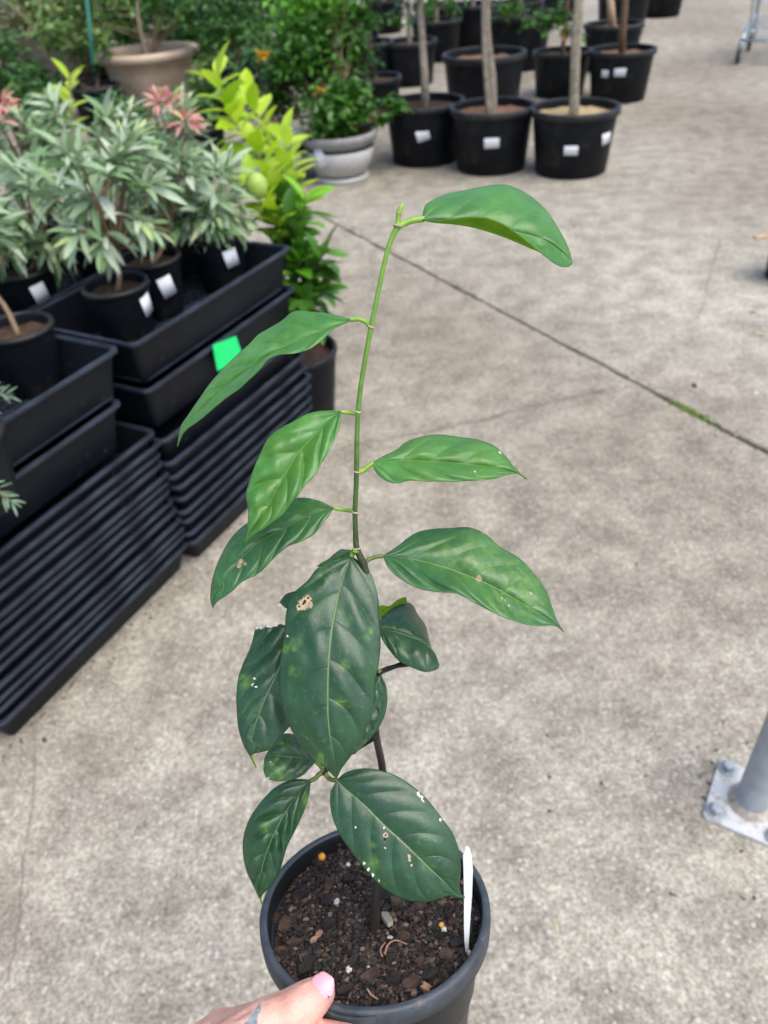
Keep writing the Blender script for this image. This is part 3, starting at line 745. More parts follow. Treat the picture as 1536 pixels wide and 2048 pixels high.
# ------------------------------------------------------------------ potted trees on the right
BIGPOT = pot_mesh(.252, .205, .345, .036, .016, 56, thick=.006)
BIGSOIL = {k: soil_mesh(.225, .300, k, .012, i + 5) for i, k in enumerate(('mulch', 'straw', 'darksoil'))}
def crown_items(c, r, n, size, zsq=.9, hang=.2):
    it = []
    clumps = [np.array(c) + rdir(-.8, 1) * np.array([1, 1, zsq]) * r * random.uniform(.3, .95) for _ in range(max(6, n // 16))]
    for i in range(n):
        q = random.choice(clumps); p = q + np.array([random.gauss(0, 1), random.gauss(0, 1), random.gauss(0, .8)]) * r * .26
        d = rdir(-.5, .7); d[2] -= hang; it.append((p, d, size * random.uniform(.7, 1.2), random.uniform(-.6, .6)))
    return it, clumps
def potted_tree(name, label, loc, soil, path_px=None, r0=.016, trunk='trunk', stickers=(), crown=None, leafmat='green', stake=False, group='trees in black tubs', scale=1.0, low=(), n=260, tpl='oval', size=.075, twin=False):
    t = thing(name, label, 'potted tree', loc, 0, group)
    link('pot', BIGPOT, t, scale=(scale,) * 3); link('soil', BIGSOIL[soil], t, scale=(scale,) * 3)
    L0 = np.array(loc, float); cam_a = math.atan2(-loc[1], -loc[0])
    for da, z, w, h, ti in stickers: sticker_on(t, .205 + (.236 - .205) * z / .31, z, cam_a + da, w, h, ti)
    zc = 1.55
    if path_px: pts = [np.array([0, 0, .28])] + [P(*q) - L0 for q in path_px]
    else: pts = [np.array([0, 0, .28 * scale]), np.array([.01, 0, .7]), np.array([0, .01, 1.1])]
    top = pts[-1] + (pts[-1] - pts[-2]) * .3; top[2] = max(top[2], 1.35)
    path = spline(pts + [top], 28); sg = [tube(path * 1.0, [r0 * 1.25, r0, r0 * .9, r0 * .6], 10)]
    it, clumps = crown_items(top + np.array([0, 0, .25]), .34, n, size)
    for q in clumps: sg.append(tube(spline([path[-4], (path[-4] + q) / 2 + [0, 0, .02], q], 6), [r0 * .45, r0 * .15], 5))
    if twin: sg.append(tube(spline([pts[0] + [-.02, -.01, 0], path[10] + [-.022, -.012, 0], path[22] + [-.015, 0, 0]], 16), [r0 * .7, r0 * .6], 8))
    part('trunk', *join(sg), M[trunk], t)
    for lx in low:
        c0 = P(*lx[:3]) - L0; i2, _ = crown_items(c0, lx[3], lx[4], size)
        it += i2
        b0 = path[np.argmin(np.abs(path[:, 2] - max(c0[2] + .05, .5)))]
        part('branch', *tube(spline([b0, (b0 + c0) / 2 + [0, 0, .03], c0], 8), [r0 * .4, r0 * .15], 5), M[trunk], t)
    cr = part('crown', *leaf_cloud(tpl, it), M[leafmat], t); cr['kind'] = 'stuff'
    if stake: part('stake', *tube([np.array([.03, .02, .25]), np.array([.035, .02, 1.3])], .011, 8), M['stake'], t)
    return t
def gl(px, py, h=.345): p = G(px, py, h); return (p[0], p[1], 0.0)
random.seed(50)
potted_tree('potted_tree', 'slim grey tree in black tub with straw coloured mulch, nearest in the row', gl(1151, 212), 'straw', [(1150, 160, 4.3), (1156, 60, 4.2), (1162, -40, 4.1)], .022, 'trunk', [(-.02, .17, .075, .062, .0), (.95, .215, .075, .08, .1)], twin=True)
potted_tree('potted_tree', 'tree with pale forked trunk in black tub of bare brown soil', gl(985, 210), 'mulch', [(985, 170, 4.5), (974, 60, 4.4), (975, -40, 4.3)], .022, 'trunk', [(.0, .20, .085, .075, .03)], twin=True)
potted_tree('potted_tree', 'tree in the left black tub of the front row, beside the grey bowl planter', gl(848, 202, .34), 'darksoil', [(850, 170, 4.65), (845, 90, 4.6), (838, -40, 4.5)], .022, 'trunk', [(-.06, .20, .080, .075, .25)], low=[(825, 15, 4.6, .14, 60), (870, 0, 4.6, .12, 40)])
potted_tree('potted_tree', 'tree in black tub with two white stickers, rightmost of the second row', gl(1246, 93, .355), 'mulch', [(1245, 60, 5.6), (1249, 20, 5.5), (1252, -40, 5.4)], .024, 'trunk2', [(.0, .23, .085, .075, 0), (-.50, .215, .055, .06, 0)])
potted_tree('potted_shrub', 'wide black tub with small weeds, empty of a trunk, behind the brown soil tub', gl(968, 128), 'mulch', None, .008, 'trunk2', (), n=12, leafmat='bright', scale=1.22, size=.05)
potted_tree('potted_tree', 'leafy tree in black tub with an orange tag, behind the straw mulch tub', gl(1125, 92), 'darksoil', [(1130, 60, 6.0), (1135, 10, 5.9)], .014, 'trunk2', (), low=[(1105, 35, 5.8, .15, 90), (1140, 60, 5.8, .08, 34)], leafmat='green', scale=.92)
potted_tree('potted_tree', 'tree in small black tub with a dark wooden stake, left of the trunk rows', gl(745, 143, .33), 'darksoil', [(742, 100, 5.6), (735, 10, 5.5)], .012, 'stake', (), scale=.86)
potted_tree('potted_tree', 'tree in black tub in the third row behind the left front tub', gl(818, 80), 'darksoil', None, .02, 'trunk', (), scale=1.0)
potted_tree('potted_tree', 'fruiting tree in wide black tub, far row behind the pale forked trunk', gl(1035, 45, .37), 'darksoil', [(1040, 10, 7.2), (1040, -40, 7.1)], .016, 'trunk2', (), low=[(1020, 30, 6.7, .17, 90), (1060, 55, 6.6, .08, 24)], leafmat='green', scale=1.3)
potted_tree('potted_tree', 'tree in black tub in the far row behind the left tubs', gl(872, 42), 'mulch', None, .02, 'trunk', (), scale=1.05)
potted_tree('potted_tree', 'tree in wide black tub, far row, at the top of the picture', gl(945, 22, .36), 'darksoil', None, .02, 'trunk', (), scale=1.25)
potted_tree('potted_tree', 'orange barked tree in black tub behind the two sticker tub', gl(1228, 50), 'mulch', [(1222, 20, 6.6), (1218, -40, 6.5)], .03, 'wood', (), scale=1.05)
potted_tree('potted_tree', 'tree in black tub at the far right end of the tub rows', (3.05, 9.95, 0), 'darksoil', None, .02, 'trunk', (), scale=1.15)
potted_tree('potted_tree', 'tree in tall black tub farthest back on the right', (3.95, 11.3, 0), 'darksoil', None, .02, 'trunk', (), scale=1.1)
for (x, y), lb in zip([(1.05, 10.6), (2.0, 10.4), (.1, 9.6), (2.75, 11.6), (.5, 11.8), (-.6, 10.6), (.15, 8.0)], ['left of centre', 'right of centre', 'beside the shrubs', 'near the right end', 'farthest back', 'behind the dark shrubs', 'half hidden by the evergreen bush']):
    potted_tree('potted_tree', f'tree in black tub in the back rows, {lb}', (x, y, 0), 'darksoil', None, .02, 'trunk', (), scale=1.05, n=220)

# yellow/orange and blue tags in the trees
p = P(712, 52, 5.2)
for o in list(C.objects):
    if o.get('label', '').startswith('tree in small black tub'):
        b0 = p - np.array(o.location[:]); part('ribbon', *join([(np.array(v) , f) for v, f in [tube(spline([b0 + [-.06, 0, -.05], b0, b0 + [.045, 0, .03]], 6), [.018, .02], 6)]]), M['blue'], o)['label'] = 'blue plastic ribbon'
    if o.get('label', '').startswith('leafy tree in black tub with an orange'):
        b0 = P(1131, 68, 5.85) - np.array(o.location[:]); V, Fc = box(-.022, .022, -.003, .003, -.04, .04); part('tag', np.array(V) + b0, Fc, M['prill'], o, smooth=False)['label'] = 'orange hanging tag'

# ------------------------------------------------------------------ shrubs and planters at the back left
def bush(name, label, loc, potmesh, soilz, soilr, crowns, mat, size, tpl='oval', trunk='twig', mats=None, cat='potted plant', group=None):
    t = thing(name, label, cat, loc, 0, group); L0 = np.array(loc, float)
    link('pot', potmesh, t)
    link('soil', soil_mesh(soilr, soilz, 'darksoil', .008, 9), t)
    sg = []; items = {}
    for (px, py, d, r, n, m) in crowns:
        c0 = P(px, py, d) - L0; it, cl = crown_items(c0, r, n, size); items.setdefault(m or mat, []).extend(it)
        for q in cl[:4]: sg.append(tube(spline([np.array([0, 0, soilz - .02]), np.array([q[0] * .4, q[1] * .4, (soilz + q[2]) * .5]), q], 8), [.006, .002], 5))
    part('stem', *join(sg), M[trunk], t)
    for m, it in items.items():
        o = part('foliage', *leaf_cloud(tpl, it), M[m], t); o['kind'] = 'stuff'
    return t
def striped_pot():
    rt, rb, h = .225, .150, .265
    prof = [(.001, 0), (rb + .012, 0), (rb + .016, .022), (rb - .010, .028), (rb - .010, .040)]
    body = [(rb + .006, .042), (rb + .04, .11), (rt - .018, .180)]
    groove = [(rt - .036, .184), (rt - .034, .216)]
    rimp = [(rt - .004, .219), (rt, .245), (rt, .262), (rt - .004, .266), (rt - .018, .266), (rt - .024, .20)]
    pr = prof + body + groove + rimp; V, Fc = lathe(pr, 48); k = len(pr) - 1
    mi = [1 if 7 <= i % k <= 9 or 3 <= i % k <= 4 else (2 if i % k >= 10 else 0) for i in range(len(Fc))]
    return mk_mesh('pot', V, Fc, [M['greypot'], M['rubber'], M['greyrim']], True, mi)
STRIPED = striped_pot()
random.seed(70)
gp = G(677, 262, .265)
tb = bush('evergreen_bush', 'dense evergreen bush with fresh green tips in a grey pot with a dark band', (gp[0], gp[1], 0), STRIPED, .235, .195,
     [(680, 215, 4.55, .17, 520, None), (640, 150, 4.75, .22, 800, None), (650, 70, 4.8, .22, 700, None), (600, 30, 4.9, .2, 420, 'bright'), (660, 10, 4.8, .2, 380, 'bright'), (700, 110, 4.75, .15, 360, None), (560, 170, 4.9, .18, 420, 'deep'), (700, 190, 4.5, .12, 240, None),
      (795, 215, 4.6, .075, 90, None), (765, 235, 4.6, .06, 60, None), (650, -60, 4.8, .25, 300, 'bright'), (600, 110, 4.7, .2, 600, None), (720, 40, 4.8, .14, 300, None), (580, 90, 4.85, .2, 400, 'green'), (660, 240, 4.5, .16, 400, None)], 'green', .058)
sticker_on(tb, .206, .165, math.atan2(-gp[1], -gp[0]) - .62, .06, .10, .45)
gp2 = G(575, 300, .24)
bush('evergreen_bush', 'dark bush in a plain grey pot half hidden behind the banded grey pot', (gp2[0] - .12, gp2[1] + .30, 0), STRIPED, .235, .195,
     [(545, 215, 5.0, .17, 420, None), (500, 150, 5.1, .16, 300, None)], 'deep', .055)
# yellow flowers on the evergreen bushes
for (px, py, d, rr) in ((526, 118, 4.6, .05), (641, 186, 4.4, .028)):
    c0 = P(px, py, d) - np.array(tb.location[:]); part('flower', *leaf_cloud('oval', [(c0 + rdir() * .01, rdir(-.1, 1), rr * 1.3, 0) for _ in range(16)]), M['yellow'], tb)
# stone bowl
bp_ = G(292, 98, .465)
bowl_prof = [(.001, 0), (.25, 0), (.262, .012), (.255, .035), (.30, .14), (.36, .30), (.375, .385), (.385, .392), (.43, .40), (.448, .425), (.446, .45), (.425, .466), (.385, .468), (.368, .455), (.36, .40), (.345, .28)]
V, Fc = lathe(bowl_prof, 64); BOWL = mk_mesh('pot', V, Fc, [M['terracotta']])
tbw = bush('bowl_planter', 'large pale sandstone bowl with rolled rim holding a thin trunked tree', (bp_[0], bp_[1], 0), BOWL, .39, .352,
     [(275, -10, 6.6, .22, 240, 'green'), (350, -10, 6.5, .22, 240, 'green'), (390, 30, 6.3, .10, 60, 'sage')], 'green', .085)
part('trunk', *tube(spline([np.array([0, 0, .37]), P(280, 60, 6.55) - np.array([bp_[0], bp_[1], 0]), P(272, -60, 6.5) - np.array([bp_[0], bp_[1], 0])], 14), [.016, .012], 8), M['trunk'], tbw)
# brown pot with strap leaves at far left
lp = G(85, 60, .55)
V, Fc = lathe([(.001, 0), (.24, 0), (.25, .02), (.30, .40), (.33, .52), (.345, .53), (.345, .575), (.33, .585), (.30, .58), (.29, .5)], 48)
tl = thing('strap_leaf_planter', 'tall weathered brown pot with drooping strap leaves at the far left', 'potted plant', (lp[0], lp[1], 0))
link('pot', mk_mesh('pot', V, Fc, [M['brownpot']]), tl); link('soil', soil_mesh(.285, .53, 'darksoil', .01, 12), tl)
it = []
for i in range(170):
    a = random.uniform(0, 6.28); el = random.uniform(.35, 1.2); it.append((np.array([.06 * math.cos(a), .06 * math.sin(a), .5]), (math.cos(a) * math.cos(el), math.sin(a) * math.cos(el), math.sin(el)), random.uniform(.5, 1.0), random.uniform(-.4, .4)))
V, Fc = leaf_cloud('strap', it); part('foliage', V, Fc, M['grass'], tl)['kind'] = 'stuff'
# shrubs behind and beside the bowl
def midpot(rt, h): return pot_mesh(rt, rt * .8, h, .03, .012, 40, thick=.006)
mp = midpot(.2, .3)
random.seed(80)
def sh(label, px, py, zrim, crowns, mat, size, name='leafy_shrub', pm=None, tpl='oval'):
    g = G(px, py, zrim); return bush(name, label, (g[0], g[1], 0), pm or mp, .27, .175, crowns, mat, size, tpl, group='shrubs standing at the back left')
o = sh('loose pale green shrub with a teal stake, left of the stone bowl', 175, 150, .3, [(150, 30, 6.2, .28, 420, None), (110, 70, 6.0, .16, 160, None), (190, 80, 6.1, .14, 140, None), (200, 0, 6.3, .25, 300, None)], 'sage', .07)
part('stake', *tube([P(186, 130, 6.0) - np.array(o.location[:]), P(172, -20, 5.9) - np.array(o.location[:])], .014, 6), M['teal'], o)
sh('dark leafy shrub in a grey rimmed tub behind the evergreen bush', 462, 118, .3, [(440, 70, 6.0, .20, 460, None), (480, 30, 6.1, .26, 600, None), (410, 20, 6.2, .2, 300, None), (520, 80, 5.9, .2, 400, None)], 'deep', .06)
sh('mid green shrub above the rim of the stone bowl', 390, 60, .3, [(385, 10, 7.2, .26, 420, None), (330, 5, 7.4, .3, 420, None)], 'green', .07)
sh('bushy shrub far behind the stone bowl', 250, 40, .3, [(240, -5, 8.5, .4, 600, None), (130, -5, 8.6, .4, 520, None)], 'green', .09)
sh('dark shrub at the top behind the evergreen bush', 600, 60, .3, [(570, 0, 7.0, .35, 520, None), (660, -10, 7.0, .35, 420, None)], 'deep', .08)
sh('dark leafy shrub filling the top left corner', 30, 60, .3, [(20, 0, 8.8, .5, 520, None), (-60, 60, 8.6, .4, 320, None)], 'deep', .09)
sh('dark shrub between the strap leaf pot and the stone bowl', 190, 170, .3, [(205, 140, 6.8, .14, 160, None), (60, 150, 6.6, .12, 120, None)], 'deep', .06)
sh('grey leaved shrub beside the stone bowl, right of its rim', 420, 150, .3, [(415, 130, 5.9, .10, 130, None), (392, 165, 5.8, .08, 60, None)], 'sage', .06)

sh('low dark shrub in a black tub behind the silver shrubs at left', 70, 225, .3, [(60, 195, 5.2, .16, 260, None), (110, 215, 5.1, .12, 160, None)], 'deep', .055)
sh('low dark shrub in a black tub in front of the stone bowl', 235, 250, .3, [(235, 222, 4.9, .13, 220, None), (290, 232, 4.9, .12, 180, None)], 'deep', .055)
sh('low green shrub in a black tub left of the lime green shrub', 385, 250, .3, [(385, 215, 4.8, .13, 240, None), (430, 190, 5.0, .13, 220, None)], 'deep', .055)
sh('wide green shrub filling the gap behind the stone bowl', 330, 60, .3, [(330, 40, 8.4, .35, 700, None), (240, 50, 8.6, .35, 700, None), (400, 80, 7.6, .28, 500, None)], 'green', .085)
sh('wide green shrub between the strap leaf pot and the pale shrub', 130, 70, .3, [(140, 70, 8.3, .35, 700, None), (60, 90, 8.2, .35, 600, None), (180, 120, 7.3, .22, 350, None)], 'deep', .085)
sh('wide dark shrub at the left edge below the strap leaf pot', 10, 150, .3, [(10, 130, 6.6, .3, 600, None), (90, 170, 6.2, .2, 360, None)], 'deep', .07)
sh('tall dark shrub behind the strap leaf pot', 60, 20, .3, [(60, -20, 9.6, .5, 700, None), (180, -10, 9.8, .5, 600, None), (300, -20, 9.8, .5, 600, None)], 'deep', .09)
sh('tall dark shrub behind the grey leaved shrub', 450, 20, .3, [(430, -10, 9.0, .5, 700, None), (530, 10, 8.6, .4, 600, None), (450, 60, 8.0, .3, 400, None)], 'deep', .09)

# ------------------------------------------------------------------ shopping trolley (top right)
cp = G(1474, 128)
tr = thing('shopping_trolley', 'wire shopping trolley with black casters at the top right', 'trolley', (cp[0], cp[1], 0), math.radians(55)); tr.scale.y = -1
def bar(path, r=.011, n=8, parent=tr, name='frame_tube', mat='chrome', sp=True): return part(name, *tube(spline(path, 16) if sp and len(path) > 2 else path, r, n), M[mat], parent)
def caster(x, y):
    w = part('wheel', *join([(np.array([(a, c, b) for a, b, c in v]) + [x, y, .062], f) for v, f in [lathe([(.001, -.014), (.05, -.014), (.062, -.009), (.062, .009), (.05, .014), (.001, .014)], 24)]]), M['rubber'], tr)
    fk = join([box(x - .016, x + .022, y - .022, y - .018, .05, .14), box(x - .016, x + .022, y + .018, y + .022, .05, .14), box(x - .016, x + .03, y - .022, y + .022, .138, .145)])
    part('caster_fork', *fk, M['galv'], tr, smooth=False)
    part('swivel', *[q if i else np.array(q) + [x + .012, y, .145] for i, q in enumerate(lathe([(.001, 0), (.026, 0), (.03, .012), (.02, .022), (.001, .024)], 16))], M['chrome'], tr)
for x, y in ((0, 0), (0, .42), (.72, -.06), (.72, .48)): caster(x, y)
bar([(.012, 0, .17), (.03, 0, .19), (.3, -.02, .26), (.75, -.06, .30)], .018); bar([(.012, .42, .17), (.03, .42, .19), (.3, .44, .26), (.75, .48, .30)], .014)
bar([(.012, 0, .18), (.012, .42, .18)], .012); bar([(.75, -.06, .17), (.75, -.06, .55), (.80, -.06, 1.0)], .014); bar([(.75, .48, .17), (.75, .48, .55), (.80, .48, 1.0)], .014)
bar([(.06, .05, .2), (.02, .03, .42), (-.02, .0, .85)], .010); bar([(.06, .09, .2), (.03, .08, .42), (.0, .08, .85)], .010); bar([(.06, .37, .2), (.02, .39, .42), (-.02, .42, .85)], .010)
wires = []
for i in range(12): y = .42 * i / 11; wires.append(tube([(.04, y, .21), (.72, y - .02 + .04 * (i / 11 > .5), .29)], .003, 5))
for i in range(9): x = .05 + .66 * i / 8; wires.append(tube([(x, 0, .21 + .08 * i / 8), (x, .42, .21 + .08 * i / 8)], .003, 5))
part('lower_rack', *join(wires), M['chrome'], tr)
wires = []
for z in np.linspace(.45, .9, 9):
    k = (z - .45) / .45; x0, x1, y0, y1 = .02 - .04 * k, .78, .03 - .06 * k, .39 + .06 * k
    for a, b2 in (((x0, y0), (x1, y0)), ((x1, y0), (x1, y1)), ((x1, y1), (x0, y1)), ((x0, y1), (x0, y0))): wires.append(tube([(*a, z), (*b2, z)], .003, 5))
for i in range(22):
    x = .03 + .75 * i / 21
    for s in (0, 1): wires.append(tube([(x, .03 + .36 * s, .45), (x - .02, -.03 + .48 * s, .9)], .002, 4))
for i in range(12):
    y = .03 + .36 * i / 11; wires.append(tube([(.02, y, .45), (.78, y, .45)], .002, 4)); wires.append(tube([(.02, y, .45), (-.02, y * 1.3 - .05, .9)], .002, 4))
part('basket', *join(wires), M['chrome'], tr)
part('handle', *tube([(.86, -.09, 1.0), (.86, .51, 1.0)], .016, 10), M['rubber'], tr)
bar([(.80, -.06, 1.0), (.83, -.07, 1.01), (.86, -.08, 1.0)], .012); bar([(.80, .48, 1.0), (.83, .49, 1.01), (.86, .50, 1.0)], .012)

# ------------------------------------------------------------------ steel post with base plate (bottom right)
pc = G(1502, 1604, .008); e = G(1443, 1532)[:2] - G(1416, 1625)[:2]; pang = math.atan2(e[1], e[0])
post = thing('steel_post', 'grey steel post bolted to the concrete by a square white base plate', 'post', (pc[0], pc[1], 0), pang)
S = .068
pl = part('base_plate', *loft([rrect(2*S, 2*S, 0, 0, .008), rrect(2*S, 2*S, 0, .0065, .008), rrect(2*S, 2*S, .0015, .008, .008)]), M['plate'], post, smooth=False, loc=(-S, -S, 0))
part('tube', *lathe([(.0275, .006), (.0275, 2.6), (.024, 2.6), (.024, 2.4)], 40), M['galv'], post)
part('weld', *lathe([(.040, .0078), (.038, .012), (.031, .015), (.0277, .02)], 40), M['weld'], post)
for sx in (-1, 1):
    for sy in (-1, 1):
        bx_, by_ = sx * (S - .019), sy * (S - .019)
        bo = part('bolt', *lathe([(.0145, 0), (.0145, .003), (.0115, .0035), (.0115, .014), (.009, .0165), (.001, .017)], 6), M['galv'], post, smooth=False, loc=(bx_, by_, .008))
        part('washer', *lathe([(.0145, 0), (.018, 0), (.018, .0025), (.0145, .0025)], 24), M['galv'], bo)

# ------------------------------------------------------------------ pot and stick at the right edge, litter on the concrete
ep = G(1536, 556); epd = np.array([ep[0], ep[1]]) 
t = thing('small_pot', 'small black pot at the right edge with a wooden stick across it', 'pot', (epd[0] + .075, epd[1] - .01, 0))
link('pot', pot_mesh(.10, .085, .17, .02, .006, 36), t); link('soil', soil_mesh(.09, .15, 'darksoil', .004, 8), t)
V, Fc = box(-.17, .13, -.012, .012, 0, .015)
so = part('wooden_stick', V, Fc, M['wood'], None, smooth=False, loc=(epd[0] + .062, epd[1] + .01, .1702), rot=(0, 0, .15)); bevel_mod(so, .003)
tag(so, 'short pale wooden stick lying across the pot at the right edge', 'stick')
for (px, py, s, m, nm, lb) in ((1356, 381, .020, 'white', 'fallen_petal', 'white petal lying on the far slab, right of the straw mulch tub'), (1512, 790, .022, 'white', 'fallen_petal', 'white petal on the far slab, just above the joint at right'),
        (1497, 625, .028, 'sage', 'fallen_leaf', 'pale green leaf scrap on the far slab near the right edge'), (1528, 672, .03, 'silver_young', 'fallen_leaf', 'pale leaf scrap at the right edge above the joint'),
        (352, 1535, .009, 'bark_tan', 'fallen_berry', 'small orange brown scrap on the near slab below the tray stacks'), (1115, 1864, .013, 'silver_young', 'fallen_leaf', 'tiny pale yellow leaf on the near slab right of the held pot'),
        (920, 364, .035, 'bright', 'fallen_leaf', 'green leaf on the concrete in front of the black tubs'), (1385, 768, .030, 'bark_dark', 'fallen_leaf', 'dark dry leaf just beyond the joint'),
        (1222, 703, .014, 'bark_dark', 'fallen_leaf', 'small dark scrap on the far slab just above the joint'), (955, 705, .012, 'bark_dark', 'fallen_leaf', 'small dark scrap on the near slab left of the joint'),
        (1274, 1126, .012, 'bark', 'fallen_leaf', 'small brown scrap on the near slab right of the largest right leaf'), (880, 322, .05, 'trunk2', 'fallen_leaf', 'dry tan leaf between the two left front tubs')):
    p = G(px, py); tv, tf = TPL['oval']; a = random.uniform(0, 6.28)
    V = np.array(tv) * [s, s, s * .4]; V = np.r_[V, V - [0, 0, .0006]]; k = len(tv)
    tag(part(nm, V, list(tf) + [tuple(i + k for i in f[::-1]) for f in tf], M[m], None, loc=(p[0], p[1], s * .12), rot=(0, 0, a)), lb, 'petal' if 'petal' in nm else 'leaf' if 'leaf' in nm else 'berry')
lt = []
random.seed(123)
for i in range(420):
    m_ = random.random()
    if m_ < .4: q = j0 + jd * random.uniform(-.3, 4.2) + jn * random.gauss(0, .03)
    elif m_ < .65: q = A_c + np.array([math.cos(ANG_A), math.sin(ANG_A)]) * random.uniform(-.62, .62) + np.array([math.sin(ANG_A), -math.cos(ANG_A)]) * abs(random.gauss(.0, .03))
    elif m_ < .8: q = np.array(pc[:2]) + np.array([random.gauss(0, .14), random.gauss(0, .14)])
    else: q = np.array([random.uniform(-.8, 2.6), random.uniform(.6, 6.5)])
    sz = random.uniform(.0015, .0045) * (1.6 if q[1] > 3 else 1)
    lt.append((ICO_V * rng.uniform(.6, 1.2, (len(ICO_V), 1)) * sz * np.array([random.uniform(.8, 2.2), random.uniform(.6, 1.3), .35]) @ np.array(Matrix.Rotation(random.uniform(0, 6.28), 3, 'Z')).T + [q[0], q[1], sz * .3], ICO_F))
V, Fc = join(lt); tag(part('litter', V, Fc, M['litter'], None, smooth=False), 'fine brown crumbs of soil and dry leaf scattered over the concrete', 'litter', kind='stuff')
stp = [G(1398, 1556, .003), G(1410, 1546, .006), G(1440, 1524, .003)]
tag(part('dry_stalk', *tube(spline(stp, 8), .0022, 6), M['trunk'], None), 'thin dry stalk on the concrete beside the base plate', 'stalk')

# ------------------------------------------------------------------ the held pot with the seedling
QR = np.array([-.0053, .2225, .4366]); NA = np.array([-.0523, -.9384, -.3416]); NA /= np.linalg.norm(NA)
rim_c = cam2w(QR); ax = R @ NA; POT_H = .125
origin = rim_c - ax * POT_H
hero = thing('potted_seedling', 'young seedling with glossy dark green leaves in a black pot held in the foreground', 'potted plant', origin)
OR = np.array(origin)
ef = np.array([0, 0, -1.]) - NA * (-NA[2]); ef /= np.linalg.norm(ef); es = np.cross(ef, NA); es = es if es[0] > 0 else -es   # front and right directions in the rim plane (camera space)
def pc_(ang, down, rad): return QR - NA * down + rad * (math.cos(ang) * ef + math.sin(ang) * es)       # camera space point around the pot
xw, yw = R @ es, R @ -ef
POTM = np.stack([xw, yw, ax], 1)             # pot space: x right, y away from the viewer, z along the pot axis
def pot2loc(V): return np.asarray(V, float) @ POTM.T
if np.linalg.det(POTM) < 0: print('mirrored pot frame')
RT = .065
prof = [(.001, 0), (.046, 0), (.0475, .003), (.058, POT_H - .013), (.0615, POT_H - .0125)]
V, Fc = lathe(prof, 96); part('pot', pot2loc(V), Fc, M['pot'], hero)
lipp = [(.0615, POT_H - .0125), (.0648, POT_H - .012), (.0652, POT_H - .006), (.0650, POT_H - .0012), (.0640, POT_H), (.0615, POT_H + .0002), (.0606, POT_H - .0008), (.0602, POT_H - .006), (.056, POT_H - .05)]
V, Fc = lathe(lipp, 96); rm = part('rim', pot2loc(V), Fc, [M['rim'], M['pot']], hero, mat_idx=[0 if 1 <= (i % (len(lipp) - 1)) <= 5 else 1 for i in range(len(Fc))])
# double-walled slot on the front of the rim
sl = []
for a0, a1, r0, r1 in ((-.40, .0, .0662, .0676),):
    V, n = [], 14
    for i in range(n + 1):
        a = a0 + (a1 - a0) * i / n; k = min(1, 4 * min(i / n, 1 - i / n))
        for rr, zz in ((r0 - .0012 * (1 - k), POT_H - .012), (r1 - .0012 * (1 - k), POT_H - .012), (r1 - .0012 * (1 - k), POT_H - .001), (r0 - .0012 * (1 - k), POT_H - .001)):
            V.append((rr * math.sin(a), -rr * math.cos(a), zz))
    Fc = [(4*i + j, 4*i + (j+1) % 4, 4*i + 4 + (j+1) % 4, 4*i + 4 + j) for i in range(n) for j in range(4)] + [(3, 2, 1, 0), tuple(4*n + j for j in range(4))]
    part('label_slot', pot2loc(V), Fc, M['rim'], hero, smooth=False)
# soil
ns1, ns2 = vnoise(2, 14, 41), vnoise(2, 14, 42)
SZ = POT_H - .0125
def soil_h(x, y):
    p = np.array([x, y]); r = math.hypot(x, y) / .06
    return SZ + .0022 * float(ns1(p, 90)) + .0013 * float(ns2(p, 260)) + .004 * (1 - r * r) * .6 - .004 * max(0, r - .8) * 5 * .4
V, Fc = [(0, 0, soil_h(0, 0))], []
rg, sg_ = 40, 90
for k in range(1, rg + 1):
    rr = .0605 * k / rg
    for s in range(sg_):
        a = 2 * math.pi * s / sg_; V.append((rr * math.cos(a), rr * math.sin(a), soil_h(rr * math.cos(a), rr * math.sin(a))))
for s in range(sg_): Fc.append((0, 1 + s, 1 + (s + 1) % sg_))
for k in range(rg - 1):
    for s in range(sg_):
        a = 1 + k * sg_; b2 = a + sg_; t2 = (s + 1) % sg_; Fc.append((a + s, b2 + s, b2 + t2, a + t2))
soil = part('soil', pot2loc(V), Fc, M['soilbase'], hero)
cr = []
for i in range(10000):
    rr = .0585 * math.sqrt(random.random()); a = random.uniform(0, 6.283); x, y = rr * math.cos(a), rr * math.sin(a)
    s = random.choice((.0004, .0005, .0005, .0006, .0007, .0008, .0010, .0012, .0014, .0018)) * random.uniform(.8, 1.2)
    v = ICO_V * rng.uniform(.55, 1.2, (len(ICO_V), 1)) * s * np.array([random.uniform(.7, 1.4), random.uniform(.7, 1.4), random.uniform(.5, .9)])
    cr.append((pot2loc(v + [x, y, soil_h(x, y) + s * .35]), ICO_F))
V, Fc = join(cr); part('crumbs', V, Fc, M['soil'], soil, smooth=False)['kind'] = 'stuff'
def soil_pt(px, py):
    D = np.array([(px - CX) / F, (py - CY) / F, 1.0]); c = QR - NA * .0125
    w = cam2w(D * ((c @ NA) / (D @ NA))); l = POTM.T @ (w - OR); return l[0], l[1]
